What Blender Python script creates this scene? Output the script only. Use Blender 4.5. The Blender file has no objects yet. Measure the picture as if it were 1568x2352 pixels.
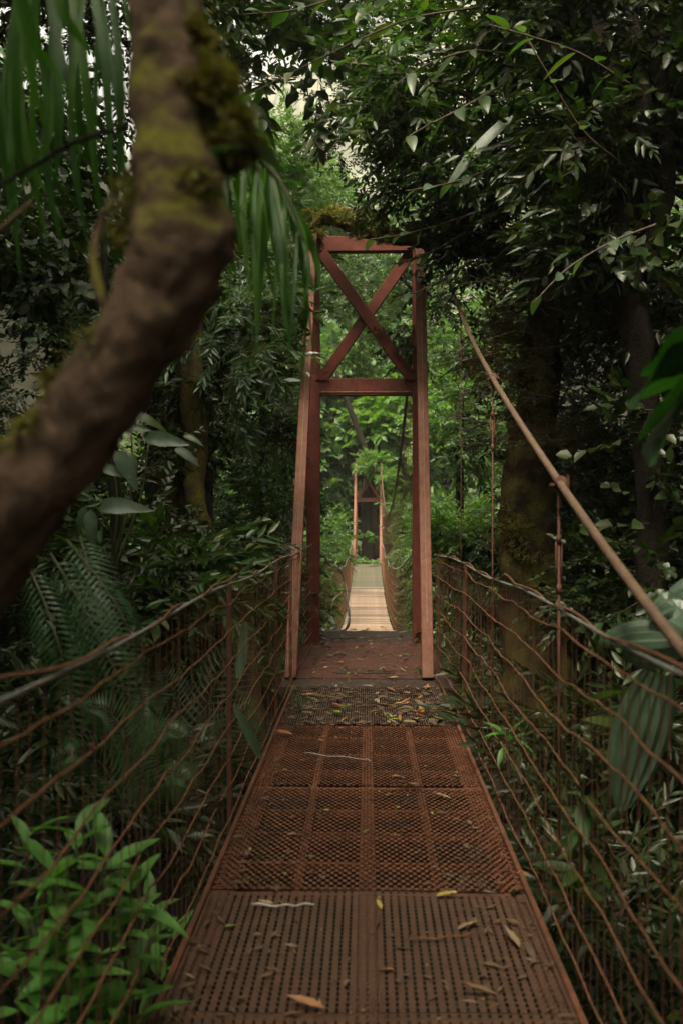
import bpy, math, random
import numpy as np
from mathutils import Vector, Matrix, noise

S = bpy.context.scene
COL = S.collection
R = math.radians
rng = np.random.default_rng(7)
random.seed(7)

# ------------------------------------------------------------------ camera, sky, sun, exposure
F_PX, VX, VY, EYE = 2287.0, 843.0, 1176.0, 1.5       # photograph measured at 1568 x 2352
cam_d = bpy.data.cameras.new('camera')
cam = bpy.data.objects.new('camera', cam_d)
COL.objects.link(cam)
cam.location = (0, 0, EYE)
cam.rotation_euler = (R(90), 0, math.atan((VX - 784) / F_PX))
cam_d.sensor_fit = 'VERTICAL'
cam_d.sensor_height = 36.0
cam_d.lens = 35.0
cam_d.clip_start, cam_d.clip_end = 0.05, 3000
cam_d.dof.use_dof = True
cam_d.dof.focus_distance = 9.6
cam_d.dof.aperture_fstop = 2.8
S.camera = cam

SUN_EL, SUN_ROT = R(62), R(200)
W = bpy.data.worlds.new('World')
S.world = W
W.use_nodes = True
nt = W.node_tree
bg = nt.nodes['Background']
sky = nt.nodes.new('ShaderNodeTexSky')
sky.sky_type = 'NISHITA'
sky.sun_disc = False
sky.sun_elevation, sky.sun_rotation = SUN_EL, SUN_ROT
sky.air_density, sky.dust_density, sky.ozone_density = 1.0, 6.0, 1.0
hs = nt.nodes.new('ShaderNodeHueSaturation')          # overcast: the cloud deck takes the blue out
hs.inputs['Saturation'].default_value = 0.22
nt.links.new(sky.outputs[0], hs.inputs['Color'])
tint = nt.nodes.new('ShaderNodeMix')
tint.data_type, tint.blend_type = 'RGBA', 'MULTIPLY'
tint.inputs[0].default_value = 1
tint.inputs[7].default_value = (1, .95, .76, 1)       # warm, milky overcast
nt.links.new(hs.outputs[0], tint.inputs[6])
nt.links.new(tint.outputs[2], bg.inputs['Color'])
bg.inputs['Strength'].default_value = 0.15
sun_d = bpy.data.lights.new('sun', 'SUN')
sun_d.energy, sun_d.angle, sun_d.color = 1.2, R(14), (1.0, .88, .68)
sun = bpy.data.objects.new('sun', sun_d)
COL.objects.link(sun)
sdir = Vector((math.sin(SUN_ROT) * math.cos(SUN_EL), math.cos(SUN_ROT) * math.cos(SUN_EL), math.sin(SUN_EL)))
sun.rotation_euler = (-sdir).to_track_quat('-Z', 'Y').to_euler()
S.view_settings.view_transform = 'Standard'
S.view_settings.look = 'None'
S.view_settings.gamma = 1
S.view_settings.use_curve_mapping = False
S.view_settings.exposure = 1.75
S.cycles.max_bounces = 8
S.cycles.diffuse_bounces = 4
S.cycles.transparent_max_bounces = 8
S.cycles.sample_clamp_indirect = 6


def at(px, py, d):
    return Vector(((px - VX) * d / F_PX, d, EYE - (py - VY) * d / F_PX))


# ------------------------------------------------------------------ materials
def new_mat(name):
    m = bpy.data.materials.new(name)
    m.use_nodes = True
    n = m.node_tree.nodes
    return m, m.node_tree, n['Principled BSDF'], n['Material Output']


def N(t, kind, **kw):
    n = t.nodes.new(kind)
    for k, v in kw.items():
        if k in n.inputs:
            n.inputs[k].default_value = v
        else:
            setattr(n, k, v)
    return n


def ramp(t, stops):
    r = t.nodes.new('ShaderNodeValToRGB')
    el = r.color_ramp.elements
    while len(el) < len(stops):
        el.new(0.5)
    for e, (p, c) in zip(el, stops):
        e.position = p
        e.color = (*c, 1)
    return r


def leaf_mat(name, cols, rough=.38, trans=.3, tcol=None, vein=False):
    """Leaf: hue differs leaf by leaf; a part of the light passes through the blade."""
    m, t, b, out = new_mat(name)
    geo = N(t, 'ShaderNodeNewGeometry')
    oi = N(t, 'ShaderNodeObjectInfo')
    add = N(t, 'ShaderNodeMath', operation='ADD')
    t.links.new(geo.outputs['Random Per Island'], add.inputs[0])
    t.links.new(oi.outputs['Random'], add.inputs[1])
    fr = N(t, 'ShaderNodeMath', operation='FRACT')
    t.links.new(add.outputs[0], fr.inputs[0])
    k = len(cols)
    rp = ramp(t, [(i / max(1, k - 1), c) for i, c in enumerate(cols)])
    t.links.new(fr.outputs[0], rp.inputs[0])
    nz = N(t, 'ShaderNodeTexNoise', Scale=9.0, Detail=3.0)
    t.links.new(geo.outputs['Position'], nz.inputs['Vector'])
    mx = N(t, 'ShaderNodeMix', data_type='RGBA', blend_type='MULTIPLY')
    mr = N(t, 'ShaderNodeMapRange')
    mr.inputs[1].default_value, mr.inputs[2].default_value = .3, .7
    mr.inputs[3].default_value, mr.inputs[4].default_value = .65, 1.25
    t.links.new(nz.outputs[0], mr.inputs[0])
    mx.inputs[0].default_value = 1
    t.links.new(rp.outputs[0], mx.inputs[6])
    t.links.new(mr.outputs[0], mx.inputs[7])
    t.links.new(mx.outputs[2], b.inputs['Base Color'])
    b.inputs['Roughness'].default_value = rough
    b.inputs['Specular IOR Level'].default_value = .5
    tr = N(t, 'ShaderNodeBsdfTranslucent')
    tm = N(t, 'ShaderNodeMix', data_type='RGBA', blend_type='MULTIPLY')
    tm.inputs[0].default_value = 1
    tm.inputs[7].default_value = (*(tcol or (1.6, 2.0, .5)), 1)
    t.links.new(mx.outputs[2], tm.inputs[6])
    t.links.new(tm.outputs[2], tr.inputs[0])
    ms = N(t, 'ShaderNodeMixShader')
    ms.inputs[0].default_value = trans
    t.links.new(b.outputs[0], ms.inputs[1])
    t.links.new(tr.outputs[0], ms.inputs[2])
    t.links.new(ms.outputs[0], out.inputs[0])
    if vein:
        wv = N(t, 'ShaderNodeTexNoise', Scale=60.0, Detail=2.0)
        bp = N(t, 'ShaderNodeBump', Strength=.25, Distance=.004)
        t.links.new(wv.outputs[0], bp.inputs['Height'])
        t.links.new(bp.outputs[0], b.inputs['Normal'])
    return m


def rust_mat(name, base, alt, pale, rough=.75, scale=14.0, lichen=None, amt=.5):
    m, t, b, out = new_mat(name)
    tc = N(t, 'ShaderNodeTexCoord')
    n1 = N(t, 'ShaderNodeTexNoise', Scale=scale, Detail=8.0, Roughness=.7)
    n2 = N(t, 'ShaderNodeTexNoise', Scale=scale * .22, Detail=5.0, Roughness=.6)
    n3 = N(t, 'ShaderNodeTexNoise', Scale=scale * 11, Detail=4.0, Roughness=.8)
    for n in (n1, n2, n3):
        t.links.new(tc.outputs['Object'], n.inputs['Vector'])
    r1 = ramp(t, [(.35, base), (.62, alt)])
    t.links.new(n1.outputs[0], r1.inputs[0])
    f2 = N(t, 'ShaderNodeMapRange')
    f2.inputs[1].default_value, f2.inputs[2].default_value = .5, .72
    f2.inputs[4].default_value = amt
    t.links.new(n2.outputs[0], f2.inputs[0])
    m1 = N(t, 'ShaderNodeMix', data_type='RGBA')
    t.links.new(f2.outputs[0], m1.inputs[0])
    t.links.new(r1.outputs[0], m1.inputs[6])
    m1.inputs[7].default_value = (*pale, 1)
    last = m1
    if lichen:
        f3 = N(t, 'ShaderNodeMapRange')
        f3.inputs[1].default_value, f3.inputs[2].default_value = .66, .74
        t.links.new(n1.outputs[0], f3.inputs[0])
        m2 = N(t, 'ShaderNodeMix', data_type='RGBA')
        t.links.new(f3.outputs[0], m2.inputs[0])
        t.links.new(last.outputs[2], m2.inputs[6])
        m2.inputs[7].default_value = (*lichen, 1)
        last = m2
    mm = N(t, 'ShaderNodeMix', data_type='RGBA', blend_type='MULTIPLY')
    mm.inputs[0].default_value = 1
    f4 = N(t, 'ShaderNodeMapRange')
    f4.inputs[1].default_value, f4.inputs[2].default_value = .3, .7
    f4.inputs[3].default_value, f4.inputs[4].default_value = .5, 1.4
    t.links.new(n3.outputs[0], f4.inputs[0])
    t.links.new(last.outputs[2], mm.inputs[6])
    t.links.new(f4.outputs[0], mm.inputs[7])
    t.links.new(mm.outputs[2], b.inputs['Base Color'])
    b.inputs['Roughness'].default_value = rough
    bp = N(t, 'ShaderNodeBump', Strength=.45, Distance=.004)
    t.links.new(n3.outputs[0], bp.inputs['Height'])
    t.links.new(bp.outputs[0], b.inputs['Normal'])
    return m


def bark_mat(name, dark, light, moss, moss_lo=.45, moss_hi=.62, scale=6.0, stretch=.35, upmoss=.25):
    m, t, b, out = new_mat(name)
    tc = N(t, 'ShaderNodeTexCoord')
    mp = N(t, 'ShaderNodeMapping')
    mp.inputs['Scale'].default_value = (1, 1, stretch)
    t.links.new(tc.outputs['Object'], mp.inputs[0])
    n1 = N(t, 'ShaderNodeTexNoise', Scale=scale, Detail=9.0, Roughness=.7)
    t.links.new(mp.outputs[0], n1.inputs['Vector'])
    r1 = ramp(t, [(.33, dark), (.68, light)])
    t.links.new(n1.outputs[0], r1.inputs[0])
    n2 = N(t, 'ShaderNodeTexNoise', Scale=scale * .5, Detail=6.0, Roughness=.65)
    t.links.new(tc.outputs['Object'], n2.inputs['Vector'])
    geo = N(t, 'ShaderNodeNewGeometry')
    sx = N(t, 'ShaderNodeSeparateXYZ')
    t.links.new(geo.outputs['Normal'], sx.inputs[0])
    mu = N(t, 'ShaderNodeMath', operation='MULTIPLY_ADD')
    mu.inputs[1].default_value = upmoss
    t.links.new(sx.outputs[2], mu.inputs[0])
    t.links.new(n2.outputs[0], mu.inputs[2])
    f = N(t, 'ShaderNodeMapRange')
    f.inputs[1].default_value, f.inputs[2].default_value = moss_lo, moss_hi
    t.links.new(mu.outputs[0], f.inputs[0])
    n3 = N(t, 'ShaderNodeTexNoise', Scale=scale * 7, Detail=5.0, Roughness=.75)
    t.links.new(tc.outputs['Object'], n3.inputs['Vector'])
    rm = ramp(t, [(.35, tuple(c * .45 for c in moss)), (.65, moss)])
    t.links.new(n3.outputs[0], rm.inputs[0])
    mx = N(t, 'ShaderNodeMix', data_type='RGBA')
    t.links.new(f.outputs[0], mx.inputs[0])
    t.links.new(r1.outputs[0], mx.inputs[6])
    t.links.new(rm.outputs[0], mx.inputs[7])
    t.links.new(mx.outputs[2], b.inputs['Base Color'])
    b.inputs['Roughness'].default_value = .9
    b.inputs['Specular IOR Level'].default_value = .25
    bp = N(t, 'ShaderNodeBump', Strength=.9, Distance=.03)
    ad = N(t, 'ShaderNodeMath', operation='ADD')
    t.links.new(n1.outputs[0], ad.inputs[0])
    t.links.new(n3.outputs[0], ad.inputs[1])
    t.links.new(ad.outputs[0], bp.inputs['Height'])
    t.links.new(bp.outputs[0], b.inputs['Normal'])
    return m


def plain_mat(name, c1, c2, scale=10.0, rough=.8, bump=.4):
    m, t, b, out = new_mat(name)
    tc = N(t, 'ShaderNodeTexCoord')
    n1 = N(t, 'ShaderNodeTexNoise', Scale=scale, Detail=8.0, Roughness=.65)
    t.links.new(tc.outputs['Object'], n1.inputs['Vector'])
    r1 = ramp(t, [(.35, c1), (.65, c2)])
    t.links.new(n1.outputs[0], r1.inputs[0])
    t.links.new(r1.outputs[0], b.inputs['Base Color'])
    b.inputs['Roughness'].default_value = rough
    bp = N(t, 'ShaderNodeBump', Strength=bump, Distance=.01)
    t.links.new(n1.outputs[0], bp.inputs['Height'])
    t.links.new(bp.outputs[0], b.inputs['Normal'])
    return m


M = {}
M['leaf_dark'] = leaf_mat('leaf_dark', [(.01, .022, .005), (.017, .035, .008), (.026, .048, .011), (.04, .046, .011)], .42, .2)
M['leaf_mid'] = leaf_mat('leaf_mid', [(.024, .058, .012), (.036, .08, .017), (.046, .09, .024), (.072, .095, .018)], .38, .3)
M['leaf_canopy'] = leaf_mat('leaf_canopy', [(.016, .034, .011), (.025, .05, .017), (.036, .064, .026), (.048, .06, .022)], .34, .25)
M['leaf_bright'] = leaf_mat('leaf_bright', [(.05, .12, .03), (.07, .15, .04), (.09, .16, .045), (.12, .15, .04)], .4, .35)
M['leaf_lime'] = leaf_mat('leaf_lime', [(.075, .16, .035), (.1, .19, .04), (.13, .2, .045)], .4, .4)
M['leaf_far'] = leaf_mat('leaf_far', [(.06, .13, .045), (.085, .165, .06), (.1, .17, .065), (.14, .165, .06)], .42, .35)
M['leaf_gloss'] = leaf_mat('leaf_gloss', [(.075, .2, .036), (.098, .24, .05), (.115, .26, .056)], .32, .3, vein=True)
M['pleat'] = leaf_mat('pleated_leaf', [(.09, .145, .095), (.11, .165, .115), (.08, .13, .075)], .35, .3)
M['leaf_pale'] = leaf_mat('leaf_pale', [(.06, .1, .06), (.085, .13, .08), (.1, .15, .1)], .33, .25, vein=True)
M['strap'] = leaf_mat('strap_leaf', [(.024, .08, .009), (.04, .12, .013), (.07, .16, .018)], .5, .42)
M['fern'] = leaf_mat('fern_leaf', [(.03, .075, .025), (.045, .1, .04), (.06, .12, .055)], .4, .3)
M['broad'] = leaf_mat('broad_leaf', [(.02, .075, .015), (.03, .09, .02)], .25, .3, vein=True)
M['moss_tuft'] = leaf_mat('moss_tuft', [(.13, .14, .025), (.2, .2, .036), (.09, .07, .022), (.21, .18, .045)], .8, .3, tcol=(1.3, 1.3, .5))
M['dead'] = leaf_mat('dead_leaf', [(.09, .05, .025), (.15, .085, .045), (.2, .13, .075), (.11, .07, .05)], .6, .15, tcol=(1.2, .9, .5))
M['dead_tan'] = leaf_mat('tan_leaf', [(.3, .22, .13), (.38, .28, .16)], .55, .15, tcol=(1.2, 1, .6))
M['dead_yellow'] = leaf_mat('yellow_leaf', [(.42, .34, .07), (.5, .4, .1)], .5, .2, tcol=(1.2, 1, .5))
M['dead_green'] = leaf_mat('lime_leaf', [(.2, .3, .06), (.26, .36, .08)], .45, .25)
M['dead_orange'] = leaf_mat('orange_leaf', [(.36, .15, .05), (.42, .19, .07)], .5, .2, tcol=(1.2, .8, .4))
M['rust'] = rust_mat('rusty_grating', (.1, .036, .016), (.19, .07, .032), (.07, .04, .026), .8, 12, None, .8)
M['rust_dark'] = rust_mat('worn_grating', (.068, .032, .018), (.105, .052, .029), (.08, .054, .036), .75, 9)
M['paint'] = rust_mat('red_oxide_paint', (.12, .024, .014), (.19, .041, .024), (.075, .03, .02), .75, 9, None, .8)
M['paint_pale'] = rust_mat('faded_red_paint', (.15, .052, .033), (.25, .098, .064), (.17, .1, .068), .75, 11, (.2, .19, .08), .6)  # front legs: sky light on them painted in as a paler red
M['paint_floor'] = rust_mat('worn_red_floor', (.06, .02, .012), (.105, .031, .019), (.038, .024, .016), .85, 4, None, .85)
M['lichen'] = rust_mat('lichen_seam', (.3, .29, .11), (.24, .12, .08), (.35, .34, .17), .9, 30)
M['wire'] = rust_mat('rusty_wire', (.13, .052, .025), (.22, .095, .045), (.18, .1, .055), .7, 20)
M['picket'] = rust_mat('dark_rusty_wire', (.08, .03, .017), (.13, .05, .028), (.1, .05, .03), .75, 20)
M['picket_wire'] = rust_mat('thin_rusty_wire', (.085, .034, .017), (.14, .058, .03), (.12, .065, .034), .75, 20)
M['rail'] = rust_mat('grey_steel_cable', (.16, .165, .155), (.26, .26, .245), (.17, .1, .06), .5, 25)
M['cable'] = rust_mat('tan_painted_cable', (.115, .07, .045), (.175, .11, .072), (.1, .05, .03), .6, 10)
M['plate'] = plain_mat('dark_plate', (.03, .018, .013), (.055, .032, .024), 14)
M['mat_brown'] = rust_mat('dirt_brown_grating', (.045, .028, .02), (.075, .045, .03), (.06, .04, .025), .9, 16)
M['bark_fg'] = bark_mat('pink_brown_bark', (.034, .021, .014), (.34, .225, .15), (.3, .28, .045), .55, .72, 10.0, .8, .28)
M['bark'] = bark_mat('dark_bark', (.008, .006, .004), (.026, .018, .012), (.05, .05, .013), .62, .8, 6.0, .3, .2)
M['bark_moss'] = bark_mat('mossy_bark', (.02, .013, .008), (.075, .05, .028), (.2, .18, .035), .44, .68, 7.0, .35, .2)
M['twig'] = plain_mat('twig_bark', (.05, .035, .022), (.11, .075, .045), 20)
M['stem'] = plain_mat('green_stem', (.04, .055, .02), (.08, .08, .03), 20)
M['soil'] = plain_mat('forest_soil', (.009, .009, .004), (.022, .021, .01), 2.5, .95, .8)
M['planks'] = plain_mat('weathered_planks', (.26, .17, .12), (.4, .28, .21), 5, .85)  # pale wood tone carries the sunlit stretch of the far deck
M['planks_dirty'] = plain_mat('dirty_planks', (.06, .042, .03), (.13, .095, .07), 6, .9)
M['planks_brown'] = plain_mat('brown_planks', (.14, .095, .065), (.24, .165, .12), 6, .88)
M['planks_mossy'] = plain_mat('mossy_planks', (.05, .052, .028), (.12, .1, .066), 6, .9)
M['twig_pale'] = plain_mat('pale_dead_wood', (.4, .38, .34), (.6, .58, .53), 18)


# ------------------------------------------------------------------ mesh helpers
class MB:
    """Collects shapes and links them as one mesh object."""
    def __init__(self):
        self.v, self.f, self.m, self.n = [], [], [], 0

    def add(self, verts, faces, mi=0):
        self.v.extend(tuple(p) for p in verts)
        for f in faces:
            self.f.append(tuple(i + self.n for i in f))
            self.m.append(mi)
        self.n = len(self.v)
        return self

    def box(self, c, s, rot=None, mi=0):
        c = Vector(c)
        h = [x / 2 for x in s]
        P = [Vector((a * h[0], b * h[1], d * h[2])) for a in (-1, 1) for b in (-1, 1) for d in (-1, 1)]
        if rot is not None:
            P = [rot @ p for p in P]
        return self.add([c + p for p in P], [(0, 1, 3, 2), (4, 6, 7, 5), (0, 4, 5, 1), (2, 3, 7, 6), (0, 2, 6, 4), (1, 5, 7, 3)], mi)

    def beam(self, a, b, w, h, up=(0, 0, 1), mi=0, bev=.006):
        """A bar of eight-sided (chamfered) section from a to b."""
        a, b = Vector(a), Vector(b)
        y = (b - a).normalized()
        x = y.cross(Vector(up))
        x = x.normalized() if x.length > 1e-4 else Vector((1, 0, 0))
        z = x.cross(y)
        prof = []
        for sx, sz in ((1, 1), (-1, 1), (-1, -1), (1, -1)):
            pa = (sx * w / 2, sz * (h / 2 - bev))
            pb = (sx * (w / 2 - bev), sz * h / 2)
            prof += [pa, pb] if sx * sz > 0 else [pb, pa]
        vs = [p + x * u + z * q for p in (a, b) for u, q in prof]
        k = 8
        fs = [(i, (i + 1) % k, (i + 1) % k + k, i + k) for i in range(k)]
        fs += [tuple(range(k))[::-1], tuple(range(k, 2 * k))]
        return self.add(vs, fs, mi)

    def tube(self, pts, rad, sides=8, mi=0, jit=0.0, cap=True):
        pts = [Vector(p) for p in pts]
        n = len(pts)
        rad = rad if hasattr(rad, '__len__') else [rad] * n
        vs, fs = [], []
        x = None
        r0 = sum(rad) / n
        for i, p in enumerate(pts):
            tn = (pts[min(i + 1, n - 1)] - pts[max(i - 1, 0)])
            tn = tn.normalized() if tn.length > 1e-9 else Vector((0, 0, 1))
            if x is None:
                x = tn.cross(Vector((0.13, .21, .97)))
                if x.length < .2:
                    x = tn.cross(Vector((1, 0, 0)))
            else:
                x = x - tn * x.dot(tn)
            x.normalize()
            y = tn.cross(x)
            for k in range(sides):
                a = 2 * math.pi * k / sides
                r = rad[i]
                q = x * math.cos(a) + y * math.sin(a)
                if jit:
                    c = p + q * r
                    r *= 1 + jit * noise.noise(c * (1.25 / max(r0, .03))) + jit * .55 * noise.noise(c * (3.1 / max(r0, .03)))
                vs.append(p + q * r)
        for i in range(n - 1):
            for k in range(sides):
                k2 = (k + 1) % sides
                fs.append((i * sides + k, i * sides + k2, (i + 1) * sides + k2, (i + 1) * sides + k))
        if cap:
            fs.append(tuple(range(sides))[::-1])
            fs.append(tuple((n - 1) * sides + k for k in range(sides)))
        return self.add(vs, fs, mi)

    def build(self, name, mats, parent=None, smooth=False):
        me = bpy.data.meshes.new(name)
        me.from_pydata(self.v, [], self.f)
        return finish(me, name, mats, parent, self.m, smooth)


def finish(me, name, mats, parent=None, mi=None, smooth=False):
    mats = mats if isinstance(mats, (list, tuple)) else [mats]
    for m in mats:
        me.materials.append(m)
    if mi is not None and len(mats) > 1:
        me.polygons.foreach_set('material_index', np.array(mi, dtype=np.int32))
    if smooth:
        me.polygons.foreach_set('use_smooth', np.ones(len(me.polygons), dtype=bool))
    me.update()
    o = bpy.data.objects.new(name, me)
    COL.objects.link(o)
    o.parent = parent
    return o


def np_mesh(name, V, T, mats, parent=None, mi=None, smooth=False):
    """Triangle mesh from arrays."""
    me = bpy.data.meshes.new(name)
    V = np.ascontiguousarray(V, dtype=np.float32)
    T = np.ascontiguousarray(T, dtype=np.int32)
    me.vertices.add(len(V))
    me.vertices.foreach_set('co', V.ravel())
    me.loops.add(len(T) * 3)
    me.loops.foreach_set('vertex_index', T.ravel())
    me.polygons.add(len(T))
    me.polygons.foreach_set('loop_start', np.arange(0, len(T) * 3, 3, dtype=np.int32))
    me.update(calc_edges=True)
    return finish(me, name, mats, parent, mi, smooth)


def tag(o, label=None, cat=None, group=None, kind=None):
    for k, v in (('label', label), ('category', cat), ('group', group), ('kind', kind)):
        if v:
            o[k] = v
    return o


def empty(name, loc, label, cat, group=None):
    o = bpy.data.objects.new(name, None)
    o.location = loc
    o.empty_display_size = .2
    COL.objects.link(o)
    return tag(o, label, cat, group)


def world_parent(o, root):
    """Geometry is written in world space: keep it there under its thing's base."""
    o.parent = root
    o.matrix_parent_inverse = Matrix.Translation(-Vector(root.location))
    return o


def copy_part(src, parent, mw=None):
    c = src.copy()
    COL.objects.link(c)
    c.parent = parent
    c.matrix_parent_inverse = Matrix.Identity(4)
    if mw is not None:
        c.matrix_basis = mw
    return c


def spline(ctrl, n):
    """Catmull-Rom through control rows (any width)."""
    P = np.array(ctrl, dtype=float)
    P = np.vstack([2 * P[0] - P[1], P, 2 * P[-1] - P[-2]])
    k = len(P) - 3
    out = []
    for u in np.linspace(0, k - 1e-9, n):
        i = int(u)
        f = u - i
        a, b, c, d = P[i:i + 4]
        out.append(.5 * ((2 * b) + (-a + c) * f + (2 * a - 5 * b + 4 * c - d) * f * f + (-a + 3 * b - 3 * c + d) * f ** 3))
    return np.array(out)


# ------------------------------------------------------------------ leaves
def leaf_shape(L, w, seg=5, fold=.25, droop=.25, tip=.55, base=.12, wave=0.0):
    """One leaf blade along +Y: midrib, two halves folded up, tip drooping. Returns verts, quads."""
    vs, fs = [], []
    for i in range(seg + 1):
        t = i / seg
        prof = (math.sin(math.pi * min(1, t ** (tip + .25)) ** 1.0)) ** .85 if 0 < t < 1 else 0
        ww = w / 2 * max(prof, .0) + (.03 * w if i in (0,) else 0)
        y, z = L * t, -droop * L * t * t
        wz = wave * w * math.sin(t * 17)
        vs += [(-ww, y, z + fold * ww + wz), (0, y, z), (ww, y, z + fold * ww - wz)]
    for i in range(seg):
        a = i * 3
        fs += [(a, a + 1, a + 4, a + 3), (a + 1, a + 2, a + 5, a + 4)]
    return vs, fs


def leaf_mesh(name, mat, L, w, seg=6, **kw):
    vs, fs = leaf_shape(L, w, seg, **kw)
    me = bpy.data.meshes.new(name)
    me.from_pydata(vs, [], fs)
    me.materials.append(mat)
    me.polygons.foreach_set('use_smooth', np.ones(len(fs), dtype=bool))
    me.update()
    return me


def frame_mat(loc, d, up=(0, 0, 1), roll=0.0, scale=1.0):
    y = Vector(d).normalized()
    x = y.cross(Vector(up))
    if x.length < 1e-3:
        x = Vector((1, 0, 0))
    x.normalize()
    z = x.cross(y)
    m = Matrix((x, y, z)).transposed().to_4x4() @ Matrix.Rotation(roll, 4, 'Y') @ Matrix.Scale(scale, 4)
    m.translation = Vector(loc)
    return m


def put_leaf(me, parent, loc, d, up=(0, 0, 1), roll=0.0, scale=1.0, name='leaf'):
    o = bpy.data.objects.new(name, me)
    COL.objects.link(o)
    o.parent = parent
    m = frame_mat(loc, d, up, roll, scale)
    m.translation = Vector(loc) - Vector(parent.location)
    o.matrix_basis = m
    return o


def leaf6(L, w, r):
    """Cheap leaf for massed foliage: six points, four triangles, folded and bent."""
    f, dr = r.uniform(.1, .5), r.uniform(.0, .35)
    z = lambda t: -dr * L * t * t
    a, b = .34, .7
    P = [(0, 0, 0), (w * .5, L * a, z(a) + f * w * .4), (w * .36, L * b, z(b) + f * w * .3), (0, L, z(1)),
         (-w * .36, L * b, z(b) + f * w * .3), (-w * .5, L * a, z(a) + f * w * .4)]
    T = [(0, 1, 2), (0, 2, 3), (0, 3, 4), (0, 4, 5)]
    return np.array(P), np.array(T)


def leaf4(L, w, r):
    f = r.uniform(.1, .4)
    P = [(0, 0, 0), (w * .5, L * .48, f * w * .4), (0, L, -.12 * L), (-w * .5, L * .48, f * w * .4)]
    return np.array(P), np.array([(0, 1, 2), (0, 2, 3)])


def twig_template(L, nl, ll, lw, seed, stem_r=.0025, spread=55, whorl=False, lf=leaf6):
    """A twig along +Y carrying nl leaves; returns V, T, mat index per triangle."""
    r = np.random.default_rng(seed)
    V, T, Mi, n = [], [], [], 0
    for i in range(nl):
        t = (.15 + .85 * (i + r.uniform(-.3, .3)) / max(1, nl - 1)) if not whorl else r.uniform(.7, 1)
        t = min(max(t, .05), 1)
        side = 1 if i % 2 else -1
        p, tri = lf(ll * r.uniform(.65, 1.2), lw * r.uniform(.75, 1.2), r)
        yaw = R(side * (spread + r.uniform(-22, 22)) * (1 - .55 * t)) if not whorl else r.uniform(-2.4, 2.4)
        pitch = R(r.uniform(-35, 20))
        roll = R(r.uniform(-45, 45))
        cy, sy, cp, sp, cr, sr = math.cos(yaw), math.sin(yaw), math.cos(pitch), math.sin(pitch), math.cos(roll), math.sin(roll)
        Ry = np.array([[cr, 0, sr], [0, 1, 0], [-sr, 0, cr]])
        Rx = np.array([[1, 0, 0], [0, cp, -sp], [0, sp, cp]])
        Rz = np.array([[cy, sy, 0], [-sy, cy, 0], [0, 0, 1]])
        p = p @ Ry.T @ Rx.T @ Rz.T
        p = p + np.array([r.uniform(-.01, .01), L * t, -.12 * L * t * t])
        V.append(p)
        T.append(tri + n)
        Mi += [0] * len(tri)
        n += len(p)
    sv, st = [], []
    for k, t in enumerate((0, 1)):
        for j in range(3):
            a = j * 2.094
            rr = stem_r * (1 - .6 * t)
            sv.append((rr * math.cos(a), L * t, -.12 * L * t * t + rr * math.sin(a)))
    for k in range(1):
        for j in range(3):
            a, b = k * 3 + j, k * 3 + (j + 1) % 3
            st += [(a, b, b + 3), (a, b + 3, a + 3)]
    V.append(np.array(sv))
    T.append(np.array(st) + n)
    Mi += [1] * len(st)
    return np.vstack(V), np.vstack(T), np.array(Mi)


TW = {
    'small': [twig_template(.4, 15, .075, .035, s) for s in range(5)],
    'medium': [twig_template(.5, 13, .115, .05, s + 10) for s in range(5)],
    'narrow': [twig_template(.5, 13, .14, .036, s + 20) for s in range(5)],
    'broad': [twig_template(.6, 8, .24, .12, s + 30) for s in range(5)],
    'big': [twig_template(1.0, 14, .28, .14, s + 40, .006, lf=leaf4) for s in range(5)],
    'huge': [twig_template(1.6, 16, .46, .25, s + 50, .01, lf=leaf4) for s in range(5)],
    'moss': [twig_template(.06, 11, .034, .008, s + 60, .0008, 70) for s in range(5)],
    'moss_fine': [twig_template(.025, 9, .016, .005, s + 80, .0006, 70) for s in range(5)],
    'ivy': [twig_template(.35, 7, .09, .075, s + 70) for s in range(5)],
}


def foliage(kind, clumps, r):
    """Clumps: (centre, (rx, ry, rz), number of twigs). Twigs gather round sub-centres so that gaps stay open. -> V, T, Mi."""
    Vs, Ts, Ms, base = [], [], [], 0
    for c, rad, n in clumps:
        c, rad = np.array(c, dtype=float), np.array(rad, dtype=float)
        k = max(3, n // 22)
        sub = r.normal(size=(k, 3))
        sub /= np.linalg.norm(sub, axis=1)[:, None]
        sub *= (r.uniform(.15, 1, k) ** .45)[:, None]
        which = r.integers(0, k, n)
        u = sub[which] + r.normal(size=(n, 3)) * .2
        pos = c + u * rad
        d = u * .9 + r.normal(size=(n, 3)) * .55 + np.array([0, 0, -.12])
        d /= np.linalg.norm(d, axis=1)[:, None]
        d[:, 2] *= .6
        d /= np.linalg.norm(d, axis=1)[:, None]
        up = np.array([0, 0, 1.0]) + r.normal(size=(n, 3)) * .35
        x = np.cross(d, up)
        x /= np.linalg.norm(x, axis=1)[:, None] + 1e-9
        z = np.cross(x, d)
        sc = r.uniform(.7, 1.25, n)
        Rm = np.stack([x, d, z], axis=2) * sc[:, None, None]
        var = r.integers(0, len(TW[kind]), n)
        for q in range(len(TW[kind])):
            idx = np.nonzero(var == q)[0]
            if not len(idx):
                continue
            tv, tt, tm = TW[kind][q]
            W_ = np.einsum('nij,vj->nvi', Rm[idx], tv) + pos[idx][:, None, :]
            Vs.append(W_.reshape(-1, 3))
            off = base + np.arange(len(idx)) * len(tv)
            Ts.append((tt[None] + off[:, None, None]).reshape(-1, 3))
            Ms.append(np.tile(tm, len(idx)))
            base += len(idx) * len(tv)
    return np.vstack(Vs), np.vstack(Ts), np.concatenate(Ms)


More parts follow.
